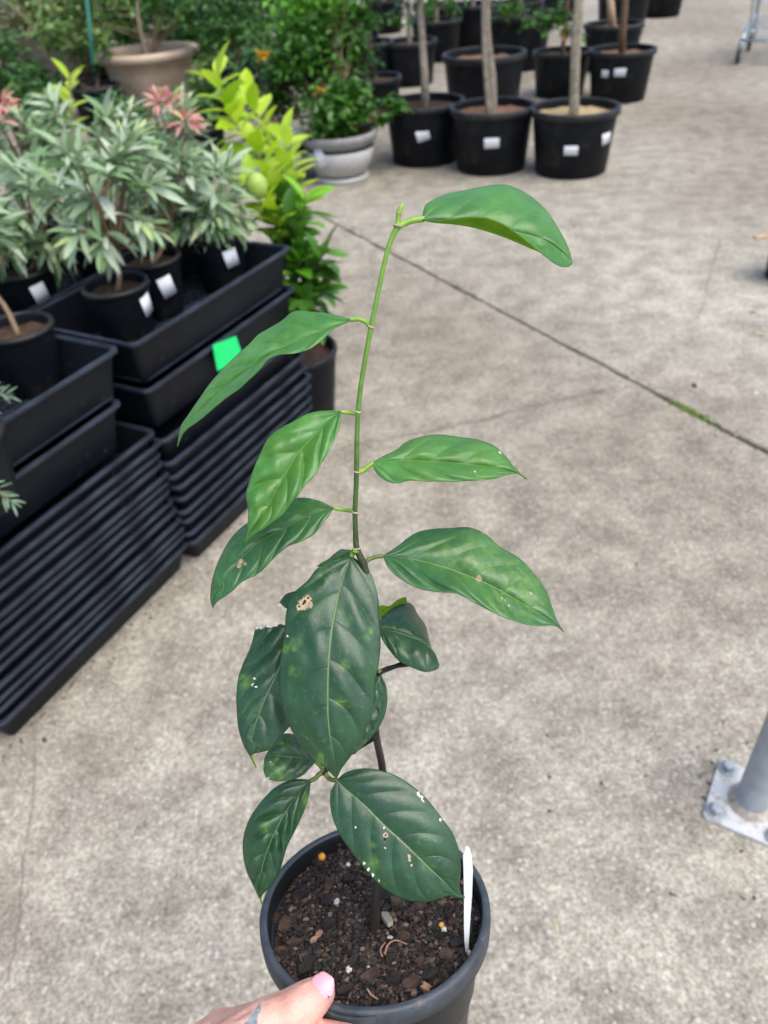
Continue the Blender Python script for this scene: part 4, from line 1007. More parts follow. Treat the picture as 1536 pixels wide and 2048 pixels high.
def chip(px, py, ln, wd, mat, ang, name='bark_chip', th=.0016, tilt=0.):
    x, y = soil_pt(px, py); n = 7; pts = []
    for k in range(n):
        a = 2 * math.pi * k / n + random.uniform(-.25, .25); q = random.uniform(.75, 1.1)
        pts.append((math.cos(a) * ln * .5 * q, math.sin(a) * wd * .5 * q))
    V = [(p[0], p[1], -th / 2) for p in pts] + [(p[0] * .9, p[1] * .9, th / 2 + random.uniform(0, .0005)) for p in pts]
    Fc = [tuple(range(n))[::-1], tuple(range(n, 2*n))] + [(k, (k+1) % n, n + (k+1) % n, n + k) for k in range(n)]
    V = np.array(V); ca, sa = math.cos(tilt), math.sin(tilt); V = np.stack([V[:, 0] * ca - V[:, 2] * sa, V[:, 1], V[:, 0] * sa + V[:, 2] * ca], 1)
    ca, sa = math.cos(ang), math.sin(ang); V = np.stack([V[:, 0] * ca - V[:, 1] * sa, V[:, 0] * sa + V[:, 1] * ca, V[:, 2]], 1)
    V += [x, y, soil_h(x, y) + .0016 + abs(math.sin(tilt)) * ln * .3]
    return part(name, pot2loc(V), Fc, M[mat], soil, smooth=False)
random.seed(91)
for a in ((680, 1695, .012, .006, 'bark', .4), (635, 1720, .016, .003, 'bark_dark', 1.1), (545, 1835, .010, .006, 'bark', .3), (658, 1860, .013, .007, 'bark_dark', .7), (640, 1873, .007, .004, 'bark_tan', .9), (590, 1882, .012, .004, 'bark', .2), (628, 1885, .006, .003, 'bark_tan', .5),
          (775, 1855, .013, .006, 'trunk', 1.9), (835, 1825, .014, .006, 'bark', .6), (795, 1818, .010, .007, 'bark', .1), (890, 1912, .010, .009, 'bark', .2), (838, 1928, .008, .004, 'bark', .8), (585, 1962, .007, .006, 'bark', .1), (805, 1885, .010, .006, 'bark', .3), (700, 1760, .010, .006, 'bark_dark', .2), (740, 1760, .010, .005, 'bark', .5),
          (860, 1955, .013, .008, 'bark_dark', .4), (600, 1800, .012, .008, 'bark_dark', .6), (615, 1940, .013, .007, 'bark_dark', 1.0), (820, 1970, .014, .007, 'bark', .3), (660, 1770, .012, .007, 'bark', 1.2), (570, 1850, .012, .008, 'bark', .9), (740, 1960, .013, .006, 'bark', .4), (915, 1890, .010, .007, 'bark_dark', .4), (790, 1965, .011, .007, 'bark_dark', .9), (780, 1930, .008, .005, 'bark_dark', 1.2), (710, 1935, .011, .005, 'bark_dark', .9), (690, 1990, .010, .006, 'bark_dark', .1), (880, 1880, .008, .005, 'bark_dark', .2), (560, 1900, .009, .004, 'bark', .4), (820, 1790, .009, .004, 'bark', .1), (905, 1850, .008, .005, 'bark', .7), (655, 1810, .009, .006, 'bark_dark', .2)):
    chip(*a, tilt=random.uniform(-.35, .35))
for (px, py, s, m, nm) in ((644, 1720, .0026, 'prill', 'fertiliser_bead'), (883, 1860, .0016, 'prill', 'fertiliser_bead'), (674, 1812, .0022, 'perlite', 'perlite'), (697, 1737, .0018, 'perlite', 'perlite'), (888, 1870, .0020, 'perlite', 'perlite'), (699, 1948, .0022, 'perlite', 'perlite'), (852, 1985, .0034, 'bark_tan', 'pebble'), (938, 1908, .0018, 'perlite', 'perlite')):
    x, y = soil_pt(px, py); v = ICOS * (1 if nm == 'fertiliser_bead' else 1) * s
    if nm != 'fertiliser_bead': v = v * (.8 + .12 * np.sin(ICOS @ np.array([2.1, 3.3, 1.7]) * 1.6 + px)[:, None] + .08 * np.sin(ICOS @ np.array([-3.1, 2.3, 2.7]) * 2.1 + py)[:, None])
    part(nm, pot2loc(v + [x, y, soil_h(x, y) + s * 1.0]), ICOS_F, M[m], soil)
# rootlets
for pts in ([(770, 1925), (778, 1905), (790, 1895), (815, 1902)], [(735, 1990), (745, 2003), (757, 2010)], [(765, 1930), (762, 1915), (772, 1900)]):
    q = []
    for px, py in pts:
        x, y = soil_pt(px, py); q.append(pot2loc([(x, y, soil_h(x, y) + .003)])[0])
    part('rootlet', *tube(spline(q, 14), [.0007, .0004], 5), M['bark_tan'], soil)

# ---- stem
ZB, ZT_ = .4315, .312
def zs(y): return 1 / (1 / ZB + (1 / ZT_ - 1 / ZB) * (1868 - y) / (1868 - 408))
def hp(px, py, z): return P(px, py, z) - OR
stem_px = [(746, 1878, 4.0), (752, 1800, 3.2), (762, 1660, 2.9), (765, 1540, 2.5), (752, 1468, 2.3), (747, 1400, 2.2), (748, 1340, 2.2), (744, 1240, 2.1), (738, 1170, 2.1), (727, 1128, 2.1), (714, 1098, 1.85), (711, 1060, 1.5), (710, 1022, 1.5), (712, 980, 1.42), (713, 943, 1.5), (714, 880, 1.38), (716, 827, 1.42), (722, 770, 1.32), (732, 710, 1.32), (742, 656, 1.42), (755, 592, 1.3), (768, 530, 1.3), (782, 480, 1.35), (795, 453, 1.5)]
sp3 = np.array([(x, y, (zs(y) + (.010 if 1480 < y < 1760 else .004 if 1300 < y < 1500 else 0)) if y < 1860 else .436) for x, y, _ in stem_px])
path3 = spline(np.array([hp(*q) for q in sp3]), 240)
rads = np.interp(np.linspace(0, 1, 240), np.r_[0, np.cumsum(np.linalg.norm(np.diff(np.array([hp(*q) for q in sp3])[:, :2] if False else np.array([hp(*q) for q in sp3]), axis=0), axis=1))] / np.sum(np.linalg.norm(np.diff(np.array([hp(*q) for q in sp3]), axis=0), axis=1)), [q[2] * .00081 for q in stem_px])
V, Fc = tube(path3, rads, 14)
stem = part('stem', V, Fc, M['stem'], hero)
at = stem.data.attributes.new('age', 'FLOAT', 'POINT')
hz = np.repeat(np.linspace(0, 1, 240), 14); 
_w = path3 + OR - O; _c = _w @ R; _py = CY + F * _c[:, 1] / _c[:, 2]
at.data.foreach_set('value', np.repeat(np.interp(_py, [453, 650, 830, 940, 1040, 1130, 1500, 1870], [.06, .20, .31, .39, .48, .57, .76, .95]), 14))
def torus(c, d, r, rr, n=24, m=8):
    fr = frame(d); V = []
    for i in range(n):
        a = 2*math.pi*i/n; e2 = math.cos(a) * fr[:, 1] + math.sin(a) * fr[:, 2]
        for j in range(m):
            b2 = 2*math.pi*j/m; V.append(c + e2 * (r + rr * math.cos(b2)) + fr[:, 0] * rr * math.sin(b2))
    return V, [(i*m + j, ((i+1) % n)*m + j, ((i+1) % n)*m + (j+1) % m, i*m + (j+1) % m) for i in range(n) for j in range(m)]
for (px, py) in ((742, 657), (716, 827), (713, 943), (710, 1023), (714, 1097)):
    c = hp(px, py, zs(py)); i = int(np.argmin(np.linalg.norm(path3 - c, axis=1))); d = path3[min(239, i+1)] - path3[max(0, i-1)]
    part('node_ring', *torus(path3[i], d + np.array([.15, .0, .0]) * np.linalg.norm(d), rads[i] * 1.03, .00042), M['ring'], stem)
# growing tip
tipp = np.array([hp(794, 455, zs(453)), hp(796, 440, zs(440)), hp(798, 426, zs(426)), hp(799, 422, zs(422)), hp(802, 414, zs(414)), hp(806, 405, zs(405))])
part('shoot_tip', *tube(spline(tipp, 20), [.0016, .0011, .0010, .0013, .0011, .0003], 10), M['petiole'], hero)
part('node_ring', *torus(tipp[2], tipp[3] - tipp[1], .0010, .00035), M['ring'], stem)
part('node_ring', *torus(hp(794.5, 451, zs(451)), tipp[2] - tipp[0], .0016, .0004), M['ring'], stem)

# ---- leaves: outline points as they stand in the photo (base to tip), with distances from the lens
def leaf(mid, left, right, zm, zl, zr, mat, nv=6, sweep=.17, puff=.0016, bow=(0, 0), veins_amp=1.0, pet=None, petr=.0009, petmat='petiole', lfold=None, rfold=None, marks=(), holes=(), NU=110, NV=26, jag0=0., label=None, wave=.0008, seed=1):
    """zm: distances along the midrib; zl, zr: extra distance of the left and right margins at mid-length"""
    m2, l2, r2 = spline(mid, NU), spline(left, NU), spline(right, NU)
    t = np.linspace(0, 1, NU); zmid = np.interp(t, np.linspace(0, 1, len(zm)), zm)
    k = np.hanning(9); k /= k.sum(); zmid = np.convolve(np.pad(zmid, 4, 'edge'), k, 'valid')
    env = np.sin(np.pi * np.clip(t, 0, 1)) ** .7 if not jag0 else np.cos(np.pi * t / 2) ** .6
    wn = vnoise(2, 6, seed * 13); pn = vnoise(2, 8, seed * 17 + 1)
    W = 2 * NV + 1
    PX = np.zeros((NU, W, 2)); Z = np.zeros((NU, W)); UV = np.zeros((NU, W, 2)); PH = np.zeros((NU, W))
    for side, e2, dz, bw, fold in ((-1, l2, zl, bow[0], lfold), (1, r2, zr, bow[1], rfold)):
        fo = spline(fold, NU) if fold is not None else None
        for j in range(NV + 1):
            v = j / NV; col = NV + side * j
            if fo is None: PX[:, col] = m2 * (1 - v) + e2 * v
            else:                                      # quadratic through midrib, fold and margin
                PX[:, col] = m2 * (1 - v) * (1 - 2 * v) + fo * 4 * v * (1 - v) + e2 * v * (2 * v - 1)
            ph = .85 * nv * (t - 1.65 * sweep * v ** 1.55 * (1 - .45 * t) + .008 * pn(np.array([v * 2.0, side * 1.7]), 2.0)) + (.17 if side > 0 else .0)
            fr = ph - np.floor(ph)
            pf = (np.abs(np.sin(np.pi * fr)) ** .7 - .45) * (4 * v * (1 - v)) ** .8 * env * puff * veins_amp * .85 * (.75 + .5 * pn(np.stack([t * 3, np.full(NU, side * 2 + v)], 1), 2.5))
            pf = pf + puff * .32 * pn(np.stack([t * 5.0, np.full(NU, side * v * 1.6)], 1), 3.2) * (4 * v * (1 - v)) ** .7 * env
            wv = wave * wn(np.stack([t * 2.2, np.full(NU, side * 3.0)], 1), 5.0) * v ** 2 * env
            Z[:, col] = zmid + env * (dz * v ** 1.25 - bw * 4 * v * (1 - v)) - pf + wv
            UV[:, col, 0] = t; UV[:, col, 1] = .5 + side * v * .5; PH[:, col] = ph
    if jag0:                                            # chewed-off base
        jr = np.random.default_rng(seed).normal(size=W); jr = np.convolve(np.pad(jr, 2, 'edge'), [.1, .25, .3, .25, .1], 'valid')
        for i in range(8): PX[i, :, 1] += jr * jag0 * (1 - i / 8)
    D = np.stack([(PX[..., 0] - CX) / F, (PX[..., 1] - CY) / F, np.ones_like(Z)], -1) * Z[..., None]
    Wd = (D.reshape(-1, 3) @ R.T) + O - OR
    Fc = []
    for i in range(NU - 1):
        for j in range(W - 1):
            c = PX[i:i+2, j:j+2].reshape(-1, 2).mean(0)
            if any((c[0] - hx) ** 2 + (c[1] - hy) ** 2 < hr * hr for hx, hy, hr in holes): continue
            Fc.append((i*W + j, i*W + j + 1, (i+1)*W + j + 1, (i+1)*W + j))
    me = mk_mesh('leaf', Wd, Fc, [M[mat], M['leaf_under']])
    uvl = me.uv_layers.new(name='UVMap'); vi = np.empty(len(me.loops), int); me.loops.foreach_get('vertex_index', vi)
    uvl.data.foreach_set('uv', UV.reshape(-1, 2)[vi].ravel())
    a = me.attributes.new('phase', 'FLOAT', 'POINT'); a.data.foreach_set('value', PH.ravel() + 10.0)
    for nm in ('white', 'tan', 'lime'):
        w = np.zeros(NU * W); pp = PX.reshape(-1, 2)
        for kd, x, y, r in marks:
            if kd == nm: w = np.maximum(w, np.clip(1.25 - np.hypot((pp[:, 0] - x) * math.cos(x) + (pp[:, 1] - y) * math.sin(x), ((pp[:, 1] - y) * math.cos(x) - (pp[:, 0] - x) * math.sin(x)) * (1.7 if nm == 'white' else 1.0)) / r * .7, 0, 1))
        a = me.attributes.new(nm, 'FLOAT', 'POINT'); a.data.foreach_set('value', w)
    # which way is the upper side: it faces the camera
    n0 = np.array(me.polygons[len(me.polygons) // 3].normal[:]); c0 = np.array(me.polygons[len(me.polygons) // 3].center[:]) + OR - O
    if n0 @ c0 > 0: me.flip_normals()
    o = link('leaf', me, hero)
    sm = o.modifiers.new('thickness', 'SOLIDIFY'); sm.thickness = .00035; sm.offset = -1; sm.material_offset = 1; sm.material_offset_rim = 0
    if label: o['label'] = label
    if pet:
        q = np.array([hp(*x) for x in pet]); part('petiole', *tube(spline(q, 16), [petr * 1.15, petr, petr * .95], 10), M[petmat], o)
    return o

# topmost leaf, arching to the right with its near margin rolled up
leaf([(843, 438), (905, 441), (965, 445), (1030, 463), (1085, 478), (1120, 500), (1145, 524)],
     [(843, 435), (852, 409), (870, 397), (905, 385), (935, 379), (965, 373), (1010, 369), (1045, 382), (1085, 412), (1118, 458), (1138, 498), (1145, 524)],
     [(843, 438), (868, 440), (905, 437), (940, 433), (970, 434), (1000, 444), (1040, 470), (1068, 493), (1090, 511), (1112, 527), (1128, 533), (1139, 531), (1145, 524)],
     [.317, .318, .320, .322, .325, .328], .016, -.012, 'leaf_top', nv=6.2, puff=.0022, bow=(.0035, 0),
     rfold=[(843, 439), (868, 444), (905, 447), (940, 452), (970, 460), (1000, 470), (1040, 486), (1068, 496), (1090, 500), (1112, 514), (1128, 524), (1139, 528), (1145, 524)],
     pet=[(795, 454, zs(454)), (808, 447, .3165), (825, 441, .3168), (848, 438, .3172)], petr=.0013, label='topmost leaf with rolled near margin', seed=2)
# long leaf upper left
leaf([(704, 638), (638, 664), (583, 686), (545, 705), (501, 734), (455, 766), (403, 816), (365, 856), (354, 893)],
     [(704, 638), (657, 627), (620, 623), (586, 623), (565, 640), (537, 657), (518, 668), (499, 687), (471, 712), (445, 738), (422, 764), (395, 802), (376, 830), (363, 849), (354, 893)],
     [(704, 640), (668, 657), (641, 682), (622, 697), (602, 704), (578, 708), (559, 709), (536, 717), (518, 739), (477, 778), (436, 808), (395, 843), (368, 863), (354, 893)],
     [.3290, .3290, .330, .331, .333, .336], .010, -.010, 'leaf_top', nv=7, sweep=.13, puff=.0026, bow=(.001, .0015),
     pet=[(741, 654, zs(655)), (733, 645, .3288), (720, 639, .3289), (700, 640, .3291)], petr=.0010, seed=3)
# second left leaf, pale and puckered
leaf([(681, 823), (654, 846), (627, 873), (602, 898), (581, 930), (559, 969), (541, 1003), (522, 1038), (504, 1064), (488, 1090)],
     [(681, 822), (655, 821), (619, 826), (586, 843), (555, 860), (540, 872), (518, 912), (501, 955), (492, 995), (496, 1017), (495, 1046), (488, 1090)],
     [(681, 824), (680, 852), (671, 876), (649, 917), (627, 953), (613, 968), (593, 994), (567, 1027), (541, 1048), (515, 1064), (502, 1074), (488, 1090)],
     [.341, .339, .336, .333, .331, .330], .003, -.006, 'leaf_top', nv=6.5, puff=.0036, bow=(.002, .002), marks=[('lime', 530, 1025, 26), ('lime', 600, 935, 34), ('lime', 560, 990, 30), ('lime', 560, 900, 22)],
     pet=[(715, 827, zs(827)), (700, 826, .3408), (681, 823, .341)], petr=.0010, seed=4)
# third left leaf
leaf([(666, 1016), (627, 1028), (587, 1046), (554, 1064), (517, 1085), (491, 1108), (465, 1137), (444, 1163), (430, 1189), (425, 1216)],
     [(666, 1015), (634, 1000), (610, 995), (590, 996), (555, 1010), (520, 1032), (491, 1048), (465, 1072), (444, 1106), (429, 1142), (421, 1181), (421, 1203), (425, 1216)],
     [(666, 1018), (650, 1041), (629, 1067), (614, 1077), (598, 1085), (580, 1090), (562, 1104), (546, 1118), (520, 1145), (486, 1163), (452, 1192), (429, 1208), (425, 1216)],
     [.358, .358, .357, .356, .354, .354], .008, -.007, 'leaf_mid', nv=7, puff=.0036, bow=(.002, .001), marks=[('tan', 482, 1123, 5.1), ('tan', 477, 1132, 4.2), ('tan', 490, 1128, 3.4)],
     pet=[(709, 1022, zs(1022)), (690, 1020, .358), (666, 1016, .358)], petr=.0010, seed=5)
# small right leaf
leaf([(745, 925), (787, 920), (833, 921), (870, 923), (925, 927), (971, 932), (1012, 939), (1035, 946), (1053, 958)],
     [(745, 924), (766, 912), (790, 901), (812, 884), (839, 874), (870, 869), (919, 874), (955, 879), (986, 890), (1010, 910), (1026, 930), (1040, 945), (1053, 958)],
     [(745, 926), (749, 941), (763, 956), (784, 966), (800, 966), (815, 962), (840, 962), (864, 963), (909, 963), (955, 961), (986, 958), (1012, 951), (1026, 946), (1041, 949), (1053, 958)],
     [.351, .352, .353, .354, .355, .357], .014, -.010, 'leaf_top', nv=6, puff=.0030, bow=(.003, .003), marks=[('white', 1000, 905, 3.4), ('white', 950, 943, 2.5), ('lime', 960, 925, 40), ('lime', 840, 900, 40), ('lime', 850, 945, 30)],
     pet=[(714, 944, zs(943)), (725, 942, .3507), (735, 934, .3508), (746, 925, .351)], petr=.0011, seed=6)
# large right leaf
leaf([(766, 1112), (802, 1114), (848, 1123), (900, 1138), (949, 1157), (980, 1170), (1020, 1192), (1063, 1218), (1092, 1234), (1111, 1246), (1128, 1264)],
     [(766, 1111), (796, 1091), (827, 1068), (845, 1061), (864, 1058), (900, 1056), (940, 1055), (968, 1066), (998, 1092), (1041, 1118), (1072, 1152), (1093, 1182), (1105, 1215), (1114, 1240), (1128, 1264)],
     [(766, 1113), (775, 1134), (796, 1154), (833, 1175), (870, 1183), (913, 1187), (946, 1204), (974, 1219), (1010, 1236), (1047, 1247), (1081, 1252), (1104, 1250), (1115, 1253), (1128, 1264)],
     [.367, .367, .366, .365, .364, .364], .013, -.012, 'leaf_mid', nv=7.5, sweep=.2, puff=.0026, bow=(.0025, .002), marks=[('tan', 958, 1157, 6.0), ('tan', 966, 1066, 3.0), ('tan', 1062, 1187, 3.0), ('white', 1017, 1211, 2.5), ('tan', 1003, 1196, 2.5), ('lime', 1040, 1170, 60), ('lime', 960, 1120, 50), ('lime', 900, 1110, 30), ('lime', 1000, 1200, 26)],
     pet=[(729, 1128, zs(1128)), (738, 1119, .3668), (750, 1114, .3669), (766, 1112, .367)], petr=.0011, petmat='petiole_old', seed=7)
# big central leaf with a chewed hole
leaf([(703, 1113), (692, 1142), (679, 1184), (671, 1220), (664, 1259), (660, 1293), (657, 1335), (656, 1380), (656, 1424), (660, 1470), (668, 1515), (673, 1559)],
     [(702, 1112), (660, 1124), (634, 1137), (616, 1160), (590, 1184), (577, 1207), (571, 1233), (570, 1262), (564, 1298), (559, 1337), (558, 1362), (560, 1390), (569, 1425), (584, 1463), (608, 1499), (632, 1523), (658, 1543), (673, 1559)],
     [(705, 1113), (725, 1127), (741, 1147), (751, 1173), (757, 1202), (759, 1233), (761, 1272), (761, 1300), (757, 1330), (751, 1358), (750, 1392), (742, 1434), (724, 1475), (703, 1511), (682, 1540), (673, 1559)],
     [.363, .358, .353, .350, .350, .352, .357], .005, .004, 'leaf_old', nv=7, sweep=.16, puff=.0022, bow=(.001, .001), NU=140, NV=34,
     marks=[('tan', 607, 1208, 11.0), ('tan', 615, 1198, 7.6), ('tan', 619, 1209, 6.8), ('tan', 600, 1214, 6.8), ('white', 575, 1272, 3.0), ('lime', 590, 1290, 10), ('lime', 572, 1296, 8), ('lime', 588, 1342, 9), ('lime', 690, 1330, 8), ('lime', 682, 1405, 9), ('lime', 640, 1522, 12), ('lime', 700, 1240, 6), ('lime', 742, 1262, 6), ('lime', 735, 1275, 6), ('lime', 640, 1150, 5)],
     holes=[(607, 1208, 4.0), (616, 1197, 2.6), (618, 1210, 3.4), (611, 1217, 2.6), (600, 1214, 2.8), (610, 1202, 2.2)],
     pet=[(712, 1100, zs(1100) - .0015), (707, 1104, .3625), (703, 1114, .3628)], petr=.0013, label='largest leaf with a chewed hole', seed=8)
# dark leaf behind on the left, its base eaten away
leaf([(572, 1246), (566, 1310), (552, 1350), (534, 1387), (519, 1425), (507, 1460), (501, 1487), (503, 1510), (512, 1534)],
     [(511, 1256), (500, 1296), (485, 1329), (476, 1358), (473, 1385), (473, 1416), (478, 1463), (488, 1493), (500, 1514), (512, 1534)],
     [(640, 1243), (636, 1330), (612, 1410), (578, 1455), (560, 1475), (539, 1499), (516, 1506), (504, 1509), (504, 1518), (512, 1534)],
     [.384, .381, .377, .374, .372, .373], .004, .002, 'leaf_old', nv=7, puff=.0028, bow=(.001, .001), jag0=4.5,
     marks=[('white', 512, 1252, 11.4), ('white', 524, 1252, 8.0), ('white', 537, 1250, 6.5), ('white', 552, 1248, 6.5), ('white', 566, 1246, 6.5), ('white', 509, 1357, 3.4), ('white', 505, 1369, 3.4), ('white', 512, 1374, 3.4), ('lime', 490, 1362, 12)],
     pet=[(745, 1215, zs(1215)), (690, 1215, .385), (640, 1230, .3865), (600, 1246, .3848)], petmat='petiole_old', label='dark leaf with eaten upper edge', seed=9)
# eaten scrap of a leaf behind the central leaf
leaf([(640, 1170), (612, 1184), (586, 1200), (562, 1213)], [(640, 1160), (612, 1170), (590, 1182), (572, 1188), (562, 1200), (554, 1212)], [(640, 1185), (614, 1204), (590, 1218), (572, 1217), (565, 1216), (560, 1213)],
     [.372, .378, .381, .382], .003, 0, 'leaf_old', nv=3, puff=.001, NU=50, NV=14, marks=[('white', 556, 1212, 8.0), ('white', 566, 1217, 6.5), ('white', 576, 1219, 3.0)],
     pet=[(738, 1160, zs(1160)), (690, 1160, .3715), (640, 1170, .372)], petmat='petiole_old', label='eaten leaf scrap', seed=10)
# small dark leaf left of the node
leaf([(706, 1102), (690, 1108), (668, 1116), (650, 1124), (634, 1131)], [(706, 1100), (694, 1099), (684, 1098), (670, 1106), (655, 1119), (643, 1125), (634, 1130)], [(706, 1104), (696, 1122), (676, 1132), (655, 1136), (642, 1135), (634, 1132)],
     [.367, .370, .373, .375, .376], .004, 0, 'leaf_mid', nv=4, puff=.001, NU=60, NV=14, marks=[('white', 637, 1128, 2.5)], pet=[(714, 1100, zs(1100)), (706, 1102, .367)], petmat='petiole_old', seed=11)
# folded leaf on the right, tip to the right
leaf([(758, 1256), (780, 1261), (799, 1266), (820, 1273), (845, 1283), (862, 1296), (872, 1312), (879, 1331)],
     [(758, 1240), (770, 1226), (785, 1214), (812, 1204), (820, 1206), (838, 1232), (851, 1250), (857, 1272), (863, 1297), (873, 1315), (879, 1331)],
     [(758, 1264), (766, 1282), (780, 1302), (800, 1324), (826, 1336), (853, 1344), (868, 1341), (876, 1337), (879, 1331)],
     [.389, .388, .387, .386, .386], .026, -.006, 'leaf_old', nv=5, puff=.0014, bow=(.004, .002), NU=90, NV=22, marks=[],
     pet=[(757, 1345, zs(1345)), (775, 1337, .3905), (800, 1329, .393), (812, 1320, .396), (790, 1290, .398), (758, 1256, .3895)], petr=.0011, petmat='bark_dark', label='dark folded leaf', seed=12)
# its paler underside neighbour
leaf([(752, 1236), (768, 1222), (785, 1214), (800, 1205), (813, 1199)], [(752, 1220), (762, 1211), (778, 1212), (792, 1202), (806, 1195), (812, 1195), (813, 1198)], [(752, 1240), (768, 1232), (782, 1222), (800, 1212), (812, 1206), (814, 1203)],
     [.392, .397, .402, .406, .408], .001, .0, 'leaf_under', nv=4, puff=.0005, NU=40, NV=10, pet=[(750, 1255, zs(1255)), (750, 1245, .391), (752, 1236, .392)], label='small yellow green leaf', seed=13)
# dark leaf hanging behind the central leaf on the right
leaf([(759, 1350), (752, 1380), (742, 1420), (728, 1460), (708, 1509)], [(756, 1350), (735, 1370), (716, 1400), (704, 1440), (702, 1480), (707, 1509)], [(763, 1350), (772, 1371), (775, 1395), (772, 1422), (760, 1452), (739, 1479), (709, 1509)],
     [.380, .378, .376, .374, .373], .002, .003, 'leaf_old', nv=6, puff=.0015, NU=80, NV=20, pet=[(758, 1342, zs(1342)), (761, 1346, .3875), (759, 1352, .388)], petr=.001, petmat='petiole_old', seed=14)
# small round leaf, lower left
leaf([(630, 1523), (600, 1515), (570, 1513), (545, 1511), (528, 1520)], [(630, 1521), (614, 1500), (598, 1476), (585, 1468), (568, 1467), (550, 1478), (536, 1503), (529, 1516), (528, 1520)], [(630, 1525), (620, 1537), (602, 1553), (580, 1560), (556, 1563), (534, 1556), (527, 1543), (527, 1530), (528, 1521)],
     [.401, .399, .397, .396, .397], .006, -.004, 'leaf_old', nv=5, puff=.0016, bow=(.002, .002), NU=90, NV=24, marks=[('lime', 545, 1545, 26), ('lime', 560, 1480, 18), ('lime', 535, 1530, 14), ('white', 541, 1524, 2.5), ('white', 537, 1556, 2.5)],
     pet=[(648, 1544, .4035), (641, 1534, .402), (630, 1523, .401)], petr=.0009, petmat='petiole_old', label='small round mottled leaf', seed=15)
# lower left leaf
leaf([(620, 1561), (601, 1584), (576, 1617), (555, 1655), (539, 1690), (529, 1718), (522, 1746), (517, 1779), (524, 1807)],
     [(619, 1559), (587, 1558), (551, 1574), (523, 1602), (499, 1637), (486, 1679), (486, 1711), (493, 1743), (509, 1778), (517, 1795), (524, 1807)],
     [(622, 1562), (618, 1591), (608, 1623), (590, 1662), (573, 1697), (565, 1725), (555, 1753), (537, 1778), (524, 1791), (521, 1799), (524, 1807)],
     [.402, .400, .398, .397, .398, .401], .003, .000, 'leaf_old', nv=7.5, puff=.0034, bow=(.002, .002), marks=[('lime', 612, 1595, 10), ('lime', 531, 1655, 8), ('lime', 606, 1601, 8)],
     pet=[(648, 1545, .4035), (640, 1547, .403), (632, 1556, .4025), (620, 1562, .402)], petr=.0012, petmat='petiole_old', seed=16)
# lower right leaf with white scars
leaf([(674, 1560), (699, 1584), (731, 1612), (762, 1644), (812, 1690), (857, 1734), (892, 1767), (912, 1786), (930, 1795)],
     [(675, 1558), (689, 1546), (705, 1540), (720, 1537), (755, 1539), (791, 1551), (822, 1570), (854, 1598), (882, 1634), (907, 1669), (919, 1707), (922, 1746), (919, 1772), (922, 1787), (930, 1795)],
     [(673, 1562), (662, 1581), (660, 1605), (667, 1641), (681, 1672), (703, 1704), (727, 1736), (752, 1764), (790, 1792), (822, 1803), (850, 1805), (882, 1797), (900, 1792), (915, 1796), (930, 1796)],
     [.396, .393, .391, .390, .391, .394], .006, .000, 'leaf_old', nv=7, sweep=.2, puff=.0016, bow=(.002, .0015), NU=130, NV=34,
     marks=[('white', 837, 1588, 5.1), ('white', 844, 1594, 4.2), ('white', 846, 1601, 3.0), ('white', 881, 1640, 3.8), ('tan', 771, 1670, 5.1), ('white', 768, 1656, 2.5), ('white', 770, 1696, 2.5), ('tan', 818, 1712, 3.4), ('tan', 819, 1720, 3.0), ('tan', 823, 1731, 2.5), ('white', 728, 1727, 4.2), ('white', 737, 1739, 4.2), ('white', 746, 1750, 3.8), ('white', 758, 1761, 3.0), ('white', 711, 1655, 3.0), ('lime', 745, 1725, 12), ('lime', 745, 1690, 6), ('lime', 697, 1588, 5)],
     holes=[(772, 1670, 2.4), (770, 1680, 1.6)], pet=[(648, 1545, .4035), (656, 1555, .4032), (666, 1560, .399), (676, 1561, .3962)], petr=.0012, petmat='petiole_old', label='broad lower leaf with white scars', seed=17)
# side shoot that carries the lower leaves, and the short twig on the right
part('side_shoot', *tube(spline([hp(753, 1472, zs(1472)), hp(710, 1500, .402), hp(668, 1530, .4045), hp(648, 1543, .4037), hp(645, 1548, .4033)], 16), [.0015, .0012, .0016], 10), M['bark_dark'], hero)
part('twig', *tube(spline([hp(757, 1346, zs(1346)), hp(780, 1337, .391), hp(795, 1332, .393), hp(812, 1330, .395), hp(835, 1326, .397)], 16), [.0013, .0011, .0010], 10), M['bark_dark'], hero)

# ------------------------------------------------------------------ white plant label stuck in the soil
lab_px = [((926, 1712), (944, 1712)), ((927, 1740), (946, 1742)), ((928, 1790), (944, 1790)), ((928, 1850), (940, 1850)), ((929, 1880), (938, 1880)), ((931, 1906), (937, 1906))]
top_px = [((931, 1692), (938, 1694)), ((930, 1698), (941, 1702))]
ys = [1693, 1700] + [1712, 1741, 1790, 1850, 1880, 1906]; zz = [float(np.interp(y, [1693, 1906, 1930], [.404, .4185, .421])) for y in ys]
V = []
for (a, b2), z in zip(top_px + lab_px, zz):
    V += [P(*a, z), P(*b2, z + .0015)]
V += [P(933, 1925, .4215), P(936, 1925, .4215)]
n = len(V) // 2; off = R @ np.array([0.0, 0, .0005]); V2 = [v + off for v in V]
Fc = [(2*i, 2*i + 1, 2*i + 3, 2*i + 2) for i in range(n - 1)]; k = 2 * n
Fc2 = [tuple(j + k for j in f[::-1]) for f in Fc]; sd = [(2*i, 2*i + 2, 2*i + 2 + k, 2*i + k) for i in range(n - 1)] + [(2*i + 3, 2*i + 1, 2*i + 1 + k, 2*i + 3 + k) for i in range(n - 1)] + [(0, 1, 1 + k, k)[::-1], (2*n - 2, 2*n - 1, 2*n - 1 + k, 2*n - 2 + k)]
lo = P(935, 1906, .4185)
tag(part('plant_label', [np.array(v) - lo for v in V + V2], Fc + Fc2 + sd, M['white'], None, smooth=False, loc=tuple(lo)), 'narrow white plastic plant label stuck in the soil at the pot rim', 'plant label')

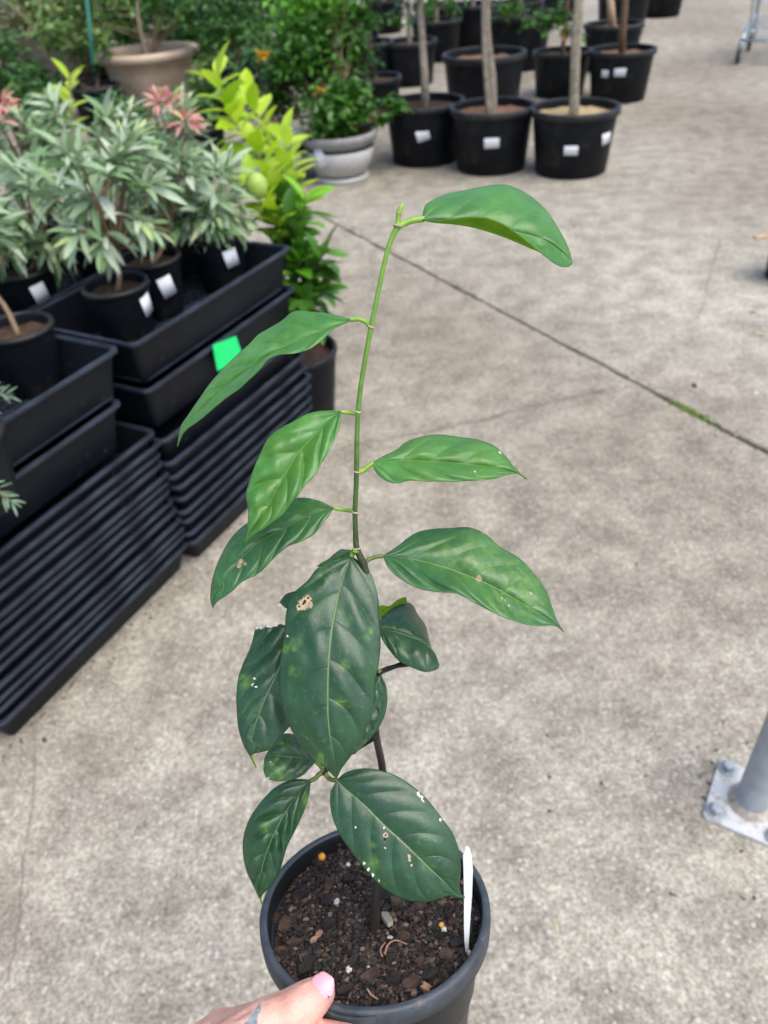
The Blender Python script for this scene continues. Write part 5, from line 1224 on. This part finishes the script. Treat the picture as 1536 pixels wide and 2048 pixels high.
# ------------------------------------------------------------------ the hand holding the pot
def sph(c, r, n=1):
    return ICOS_L * r + c
_b = bmesh.new(); bmesh.ops.create_icosphere(_b, subdivisions=2, radius=1); ICOS_L = np.array([v.co[:] for v in _b.verts]); _b.free()
bmh = bmesh.new()
def capsule(a, ra, b2, rb):
    pts = np.r_[sph(np.array(a), ra), sph(np.array(b2), rb)]
    vs = [bmh.verts.new(p) for p in pts]
    res = bmesh.ops.convex_hull(bmh, input=vs, use_existing_faces=False)
    dead = [v for v in res['geom_interior'] if isinstance(v, bmesh.types.BMVert)] + [v for v in res['geom_unused'] if isinstance(v, bmesh.types.BMVert)]
    bmesh.ops.delete(bmh, geom=list(set(dead)), context='VERTS')
def c3(px, py, z): return np.array([(px - CX) / F * z, (py - CY) / F * z, z])
def chain(pts):
    for (a, ra), (b2, rb) in zip(pts[:-1], pts[1:]): capsule(a, ra, b2, rb)
thumb = [(c3(641, 1986, .3815), .0076), (c3(626, 1996, .3775), .0093), (c3(606, 2011, .3735), .0106), (c3(572, 2032, .3700), .0112), (c3(530, 2056, .3670), .0130), (c3(470, 2100, .366), .0155), (c3(400, 2170, .366), .0185), (c3(310, 2290, .366), .023)]
wrist = c3(250, 2400, .37); fore = c3(-120, 2900, .36); fore2 = c3(-500, 3500, .36)
chain(thumb); capsule(thumb[-1][0], .023, wrist, .024)
i_m = c3(448, 2078, .386); mstep = -NA * .021
mcps = [i_m, i_m + mstep + np.array([.004, 0, .002]), i_m + 2 * mstep + np.array([.004, 0, .006]), i_m + 3 * mstep + np.array([0, 0, .012])]
for k, mc in enumerate(mcps):
    rr = (.0142, .0135, .0125, .0110)[k]; fr_ = (.0088, .0088, .0082, .0072)[k]; dn = .013 + k * .0205; rad = .0665 - .004 * k + .0085
    pip = pc_(math.radians(-40), dn + .004, rad + .003); dip = pc_(math.radians(-23 + 2 * k), dn - (.004 if k == 0 else 0), rad); tp = pc_(math.radians((-11, -3, -6, -16)[k]), dn - (.006 if k == 0 else .002), rad - .001)
    chain([(mc, rr), (pip, fr_ * 1.12), (dip, fr_), (tp, fr_ * .86)])
    capsule(mc, rr, wrist + (mc - i_m) * .45, .019)
    if k: capsule(mcps[k - 1], .013, mc, .012)
capsule(thumb[4][0], .0125, i_m, .0125); capsule(thumb[5][0], .0145, i_m, .0135); capsule(thumb[5][0], .014, mcps[1], .012); capsule(c3(420, 2110, .378), .0165, i_m, .0142)
capsule(wrist, .025, fore, .034); capsule(wrist + np.array([-.004, .01, .016]), .022, fore + np.array([0, .01, .02]), .032); capsule(fore, .034, fore2, .04)
hm = bpy.data.meshes.new('hand_raw'); bmh.to_mesh(hm); bmh.free()
ho = bpy.data.objects.new('person', hm); C.objects.link(ho)
rmod = ho.modifiers.new('r', 'REMESH'); rmod.mode = 'VOXEL'; rmod.voxel_size = .0010; rmod.adaptivity = 0
smod = ho.modifiers.new('s', 'SMOOTH'); smod.factor = .5; smod.iterations = 9
dg = bpy.context.evaluated_depsgraph_get(); me2 = bpy.data.meshes.new_from_object(ho.evaluated_get(dg))
ho.modifiers.clear(); ho.data = me2; me2.name = 'hand'
co = np.empty(len(me2.vertices) * 3); me2.vertices.foreach_get('co', co); co = co.reshape(-1, 3)
# skin folds and knuckle creases, then the tattoo and reddish knuckles as point data
px_ = CX + F * co[:, 0] / co[:, 2]; py_ = CY + F * co[:, 1] / co[:, 2]
nrm = np.empty(len(co) * 3); me2.vertices.foreach_get('normal', nrm); nrm = nrm.reshape(-1, 3)
facing = (np.sum(nrm * co, 1) < 0)
def seg_d(ax_, ay_, bx_, by_):
    dx, dy = bx_ - ax_, by_ - ay_; tt = np.clip(((px_ - ax_) * dx + (py_ - ay_) * dy) / (dx*dx + dy*dy), 0, 1)
    return np.hypot(px_ - ax_ - tt * dx, py_ - ay_ - tt * dy)
for s4, dep, wd in (((592, 1973, 618, 1990), .0003, 3.5), ((600, 1970, 628, 1990), .0003, 3.0), ((584, 1978, 606, 2000), .00025, 3.5), ((494, 2020, 470, 2032), .0012, 7.0), ((566, 1988, 590, 2030), .0002, 5), ((470, 2032, 440, 2040), .0006, 8)):
    dd = seg_d(*s4); co -= nrm * (dep * np.exp(-(dd / wd) ** 2) * facing)[:, None]
ink = np.zeros(len(co))
tri = np.array([(523, 2003), (486, 2052), (480, 2080), (508, 2080), (517, 2035)])
inside = np.zeros(len(co), bool); j = len(tri) - 1
for i in range(len(tri)):
    xi, yi = tri[i]; xj, yj = tri[j]
    inside ^= ((yi > py_) != (yj > py_)) & (px_ < (xj - xi) * (py_ - yi) / (yj - yi + 1e-9) + xi); j = i
ink = (inside & facing).astype(float)
a = me2.attributes.new('ink', 'FLOAT', 'POINT'); a.data.foreach_set('value', ink)
bl = .45 * np.exp(-(np.hypot(px_ - 645, py_ - 2000) / 40) ** 2) + .35 * np.exp(-(seg_d(494, 2018, 440, 2040) / 14) ** 2) + .5 * np.exp(-(np.hypot(px_ - 670, py_ - 2060) / 40) ** 2)
a = me2.attributes.new('blush', 'FLOAT', 'POINT'); a.data.foreach_set('value', np.clip(bl, 0, 1))
W0 = cam2w(c3(500, 2060, .37))
cw_ = co @ R.T + O - W0
me2.vertices.foreach_set('co', cw_.ravel()); me2.polygons.foreach_set('use_smooth', [True] * len(me2.polygons))
me2.materials.clear(); me2.materials.append(M['skin']); me2.update()
ho.location = tuple(W0)
# R is a rotation from camera axes (y down, z forward): check handedness so that faces point outwards
if np.linalg.det(R) < 0: me2.flip_normals()
tag(ho, 'hand of a person with a pink thumbnail and a grey tattoo gripping the pot rim', 'person')
# thumb nail: a curved plate lying on the last joint
nd = np.array([.88, -.42, .20]); nd /= np.linalg.norm(nd)          # camera space, base of the nail towards its free edge
nc = c3(645, 1970, .3733)
nn_ = np.array([-.03, -.62, -.78]); nn_ -= nd * (nn_ @ nd); nn_ /= np.linalg.norm(nn_); nsd = np.cross(nd, nn_)
V, NI, NJ = [], 12, 12
for i in range(NI + 1):
    u = i / NI
    for j2 in range(NJ + 1):
        w = (j2 / NJ - .5) * 2
        half = .0058 * (1 - .55 * max(0, (u - .72) / .28) ** 2.2) * (1 - .25 * max(0, (.18 - u) / .18) ** 2)
        x = w * half; y = (u - .5) * .0115 - .0012 * (w * w) * (1 if u > .5 else -.6)
        V.append(nc + nd * y + nsd * x + nn_ * (-.0021 * w * w - .0010 * (2 * u - 1) ** 2))
top = len(V); V += [v - nn_ * .0008 for v in V]
Fc = []
for i in range(NI):
    for j2 in range(NJ):
        a0 = i * (NJ + 1) + j2; q = (a0, a0 + 1, a0 + NJ + 2, a0 + NJ + 1); Fc.append(q); Fc.append(tuple(x + top for x in q[::-1]))
bd = [i * (NJ + 1) for i in range(NI + 1)] + [NI * (NJ + 1) + j2 for j2 in range(1, NJ + 1)] + [i * (NJ + 1) + NJ for i in range(NI - 1, -1, -1)] + [j2 for j2 in range(NJ - 1, 0, -1)]
for i in range(len(bd)): a0, b0 = bd[i], bd[(i + 1) % len(bd)]; Fc.append((a0, b0, b0 + top, a0 + top))
nl = part('thumb_nail', [cam2w(v) - W0 for v in V], Fc, M['nail'], ho); nl['label'] = 'pink painted thumbnail'
_b = bmesh.new(); _b.from_mesh(nl.data); bmesh.ops.recalc_face_normals(_b, faces=_b.faces); _b.to_mesh(nl.data); _b.free()
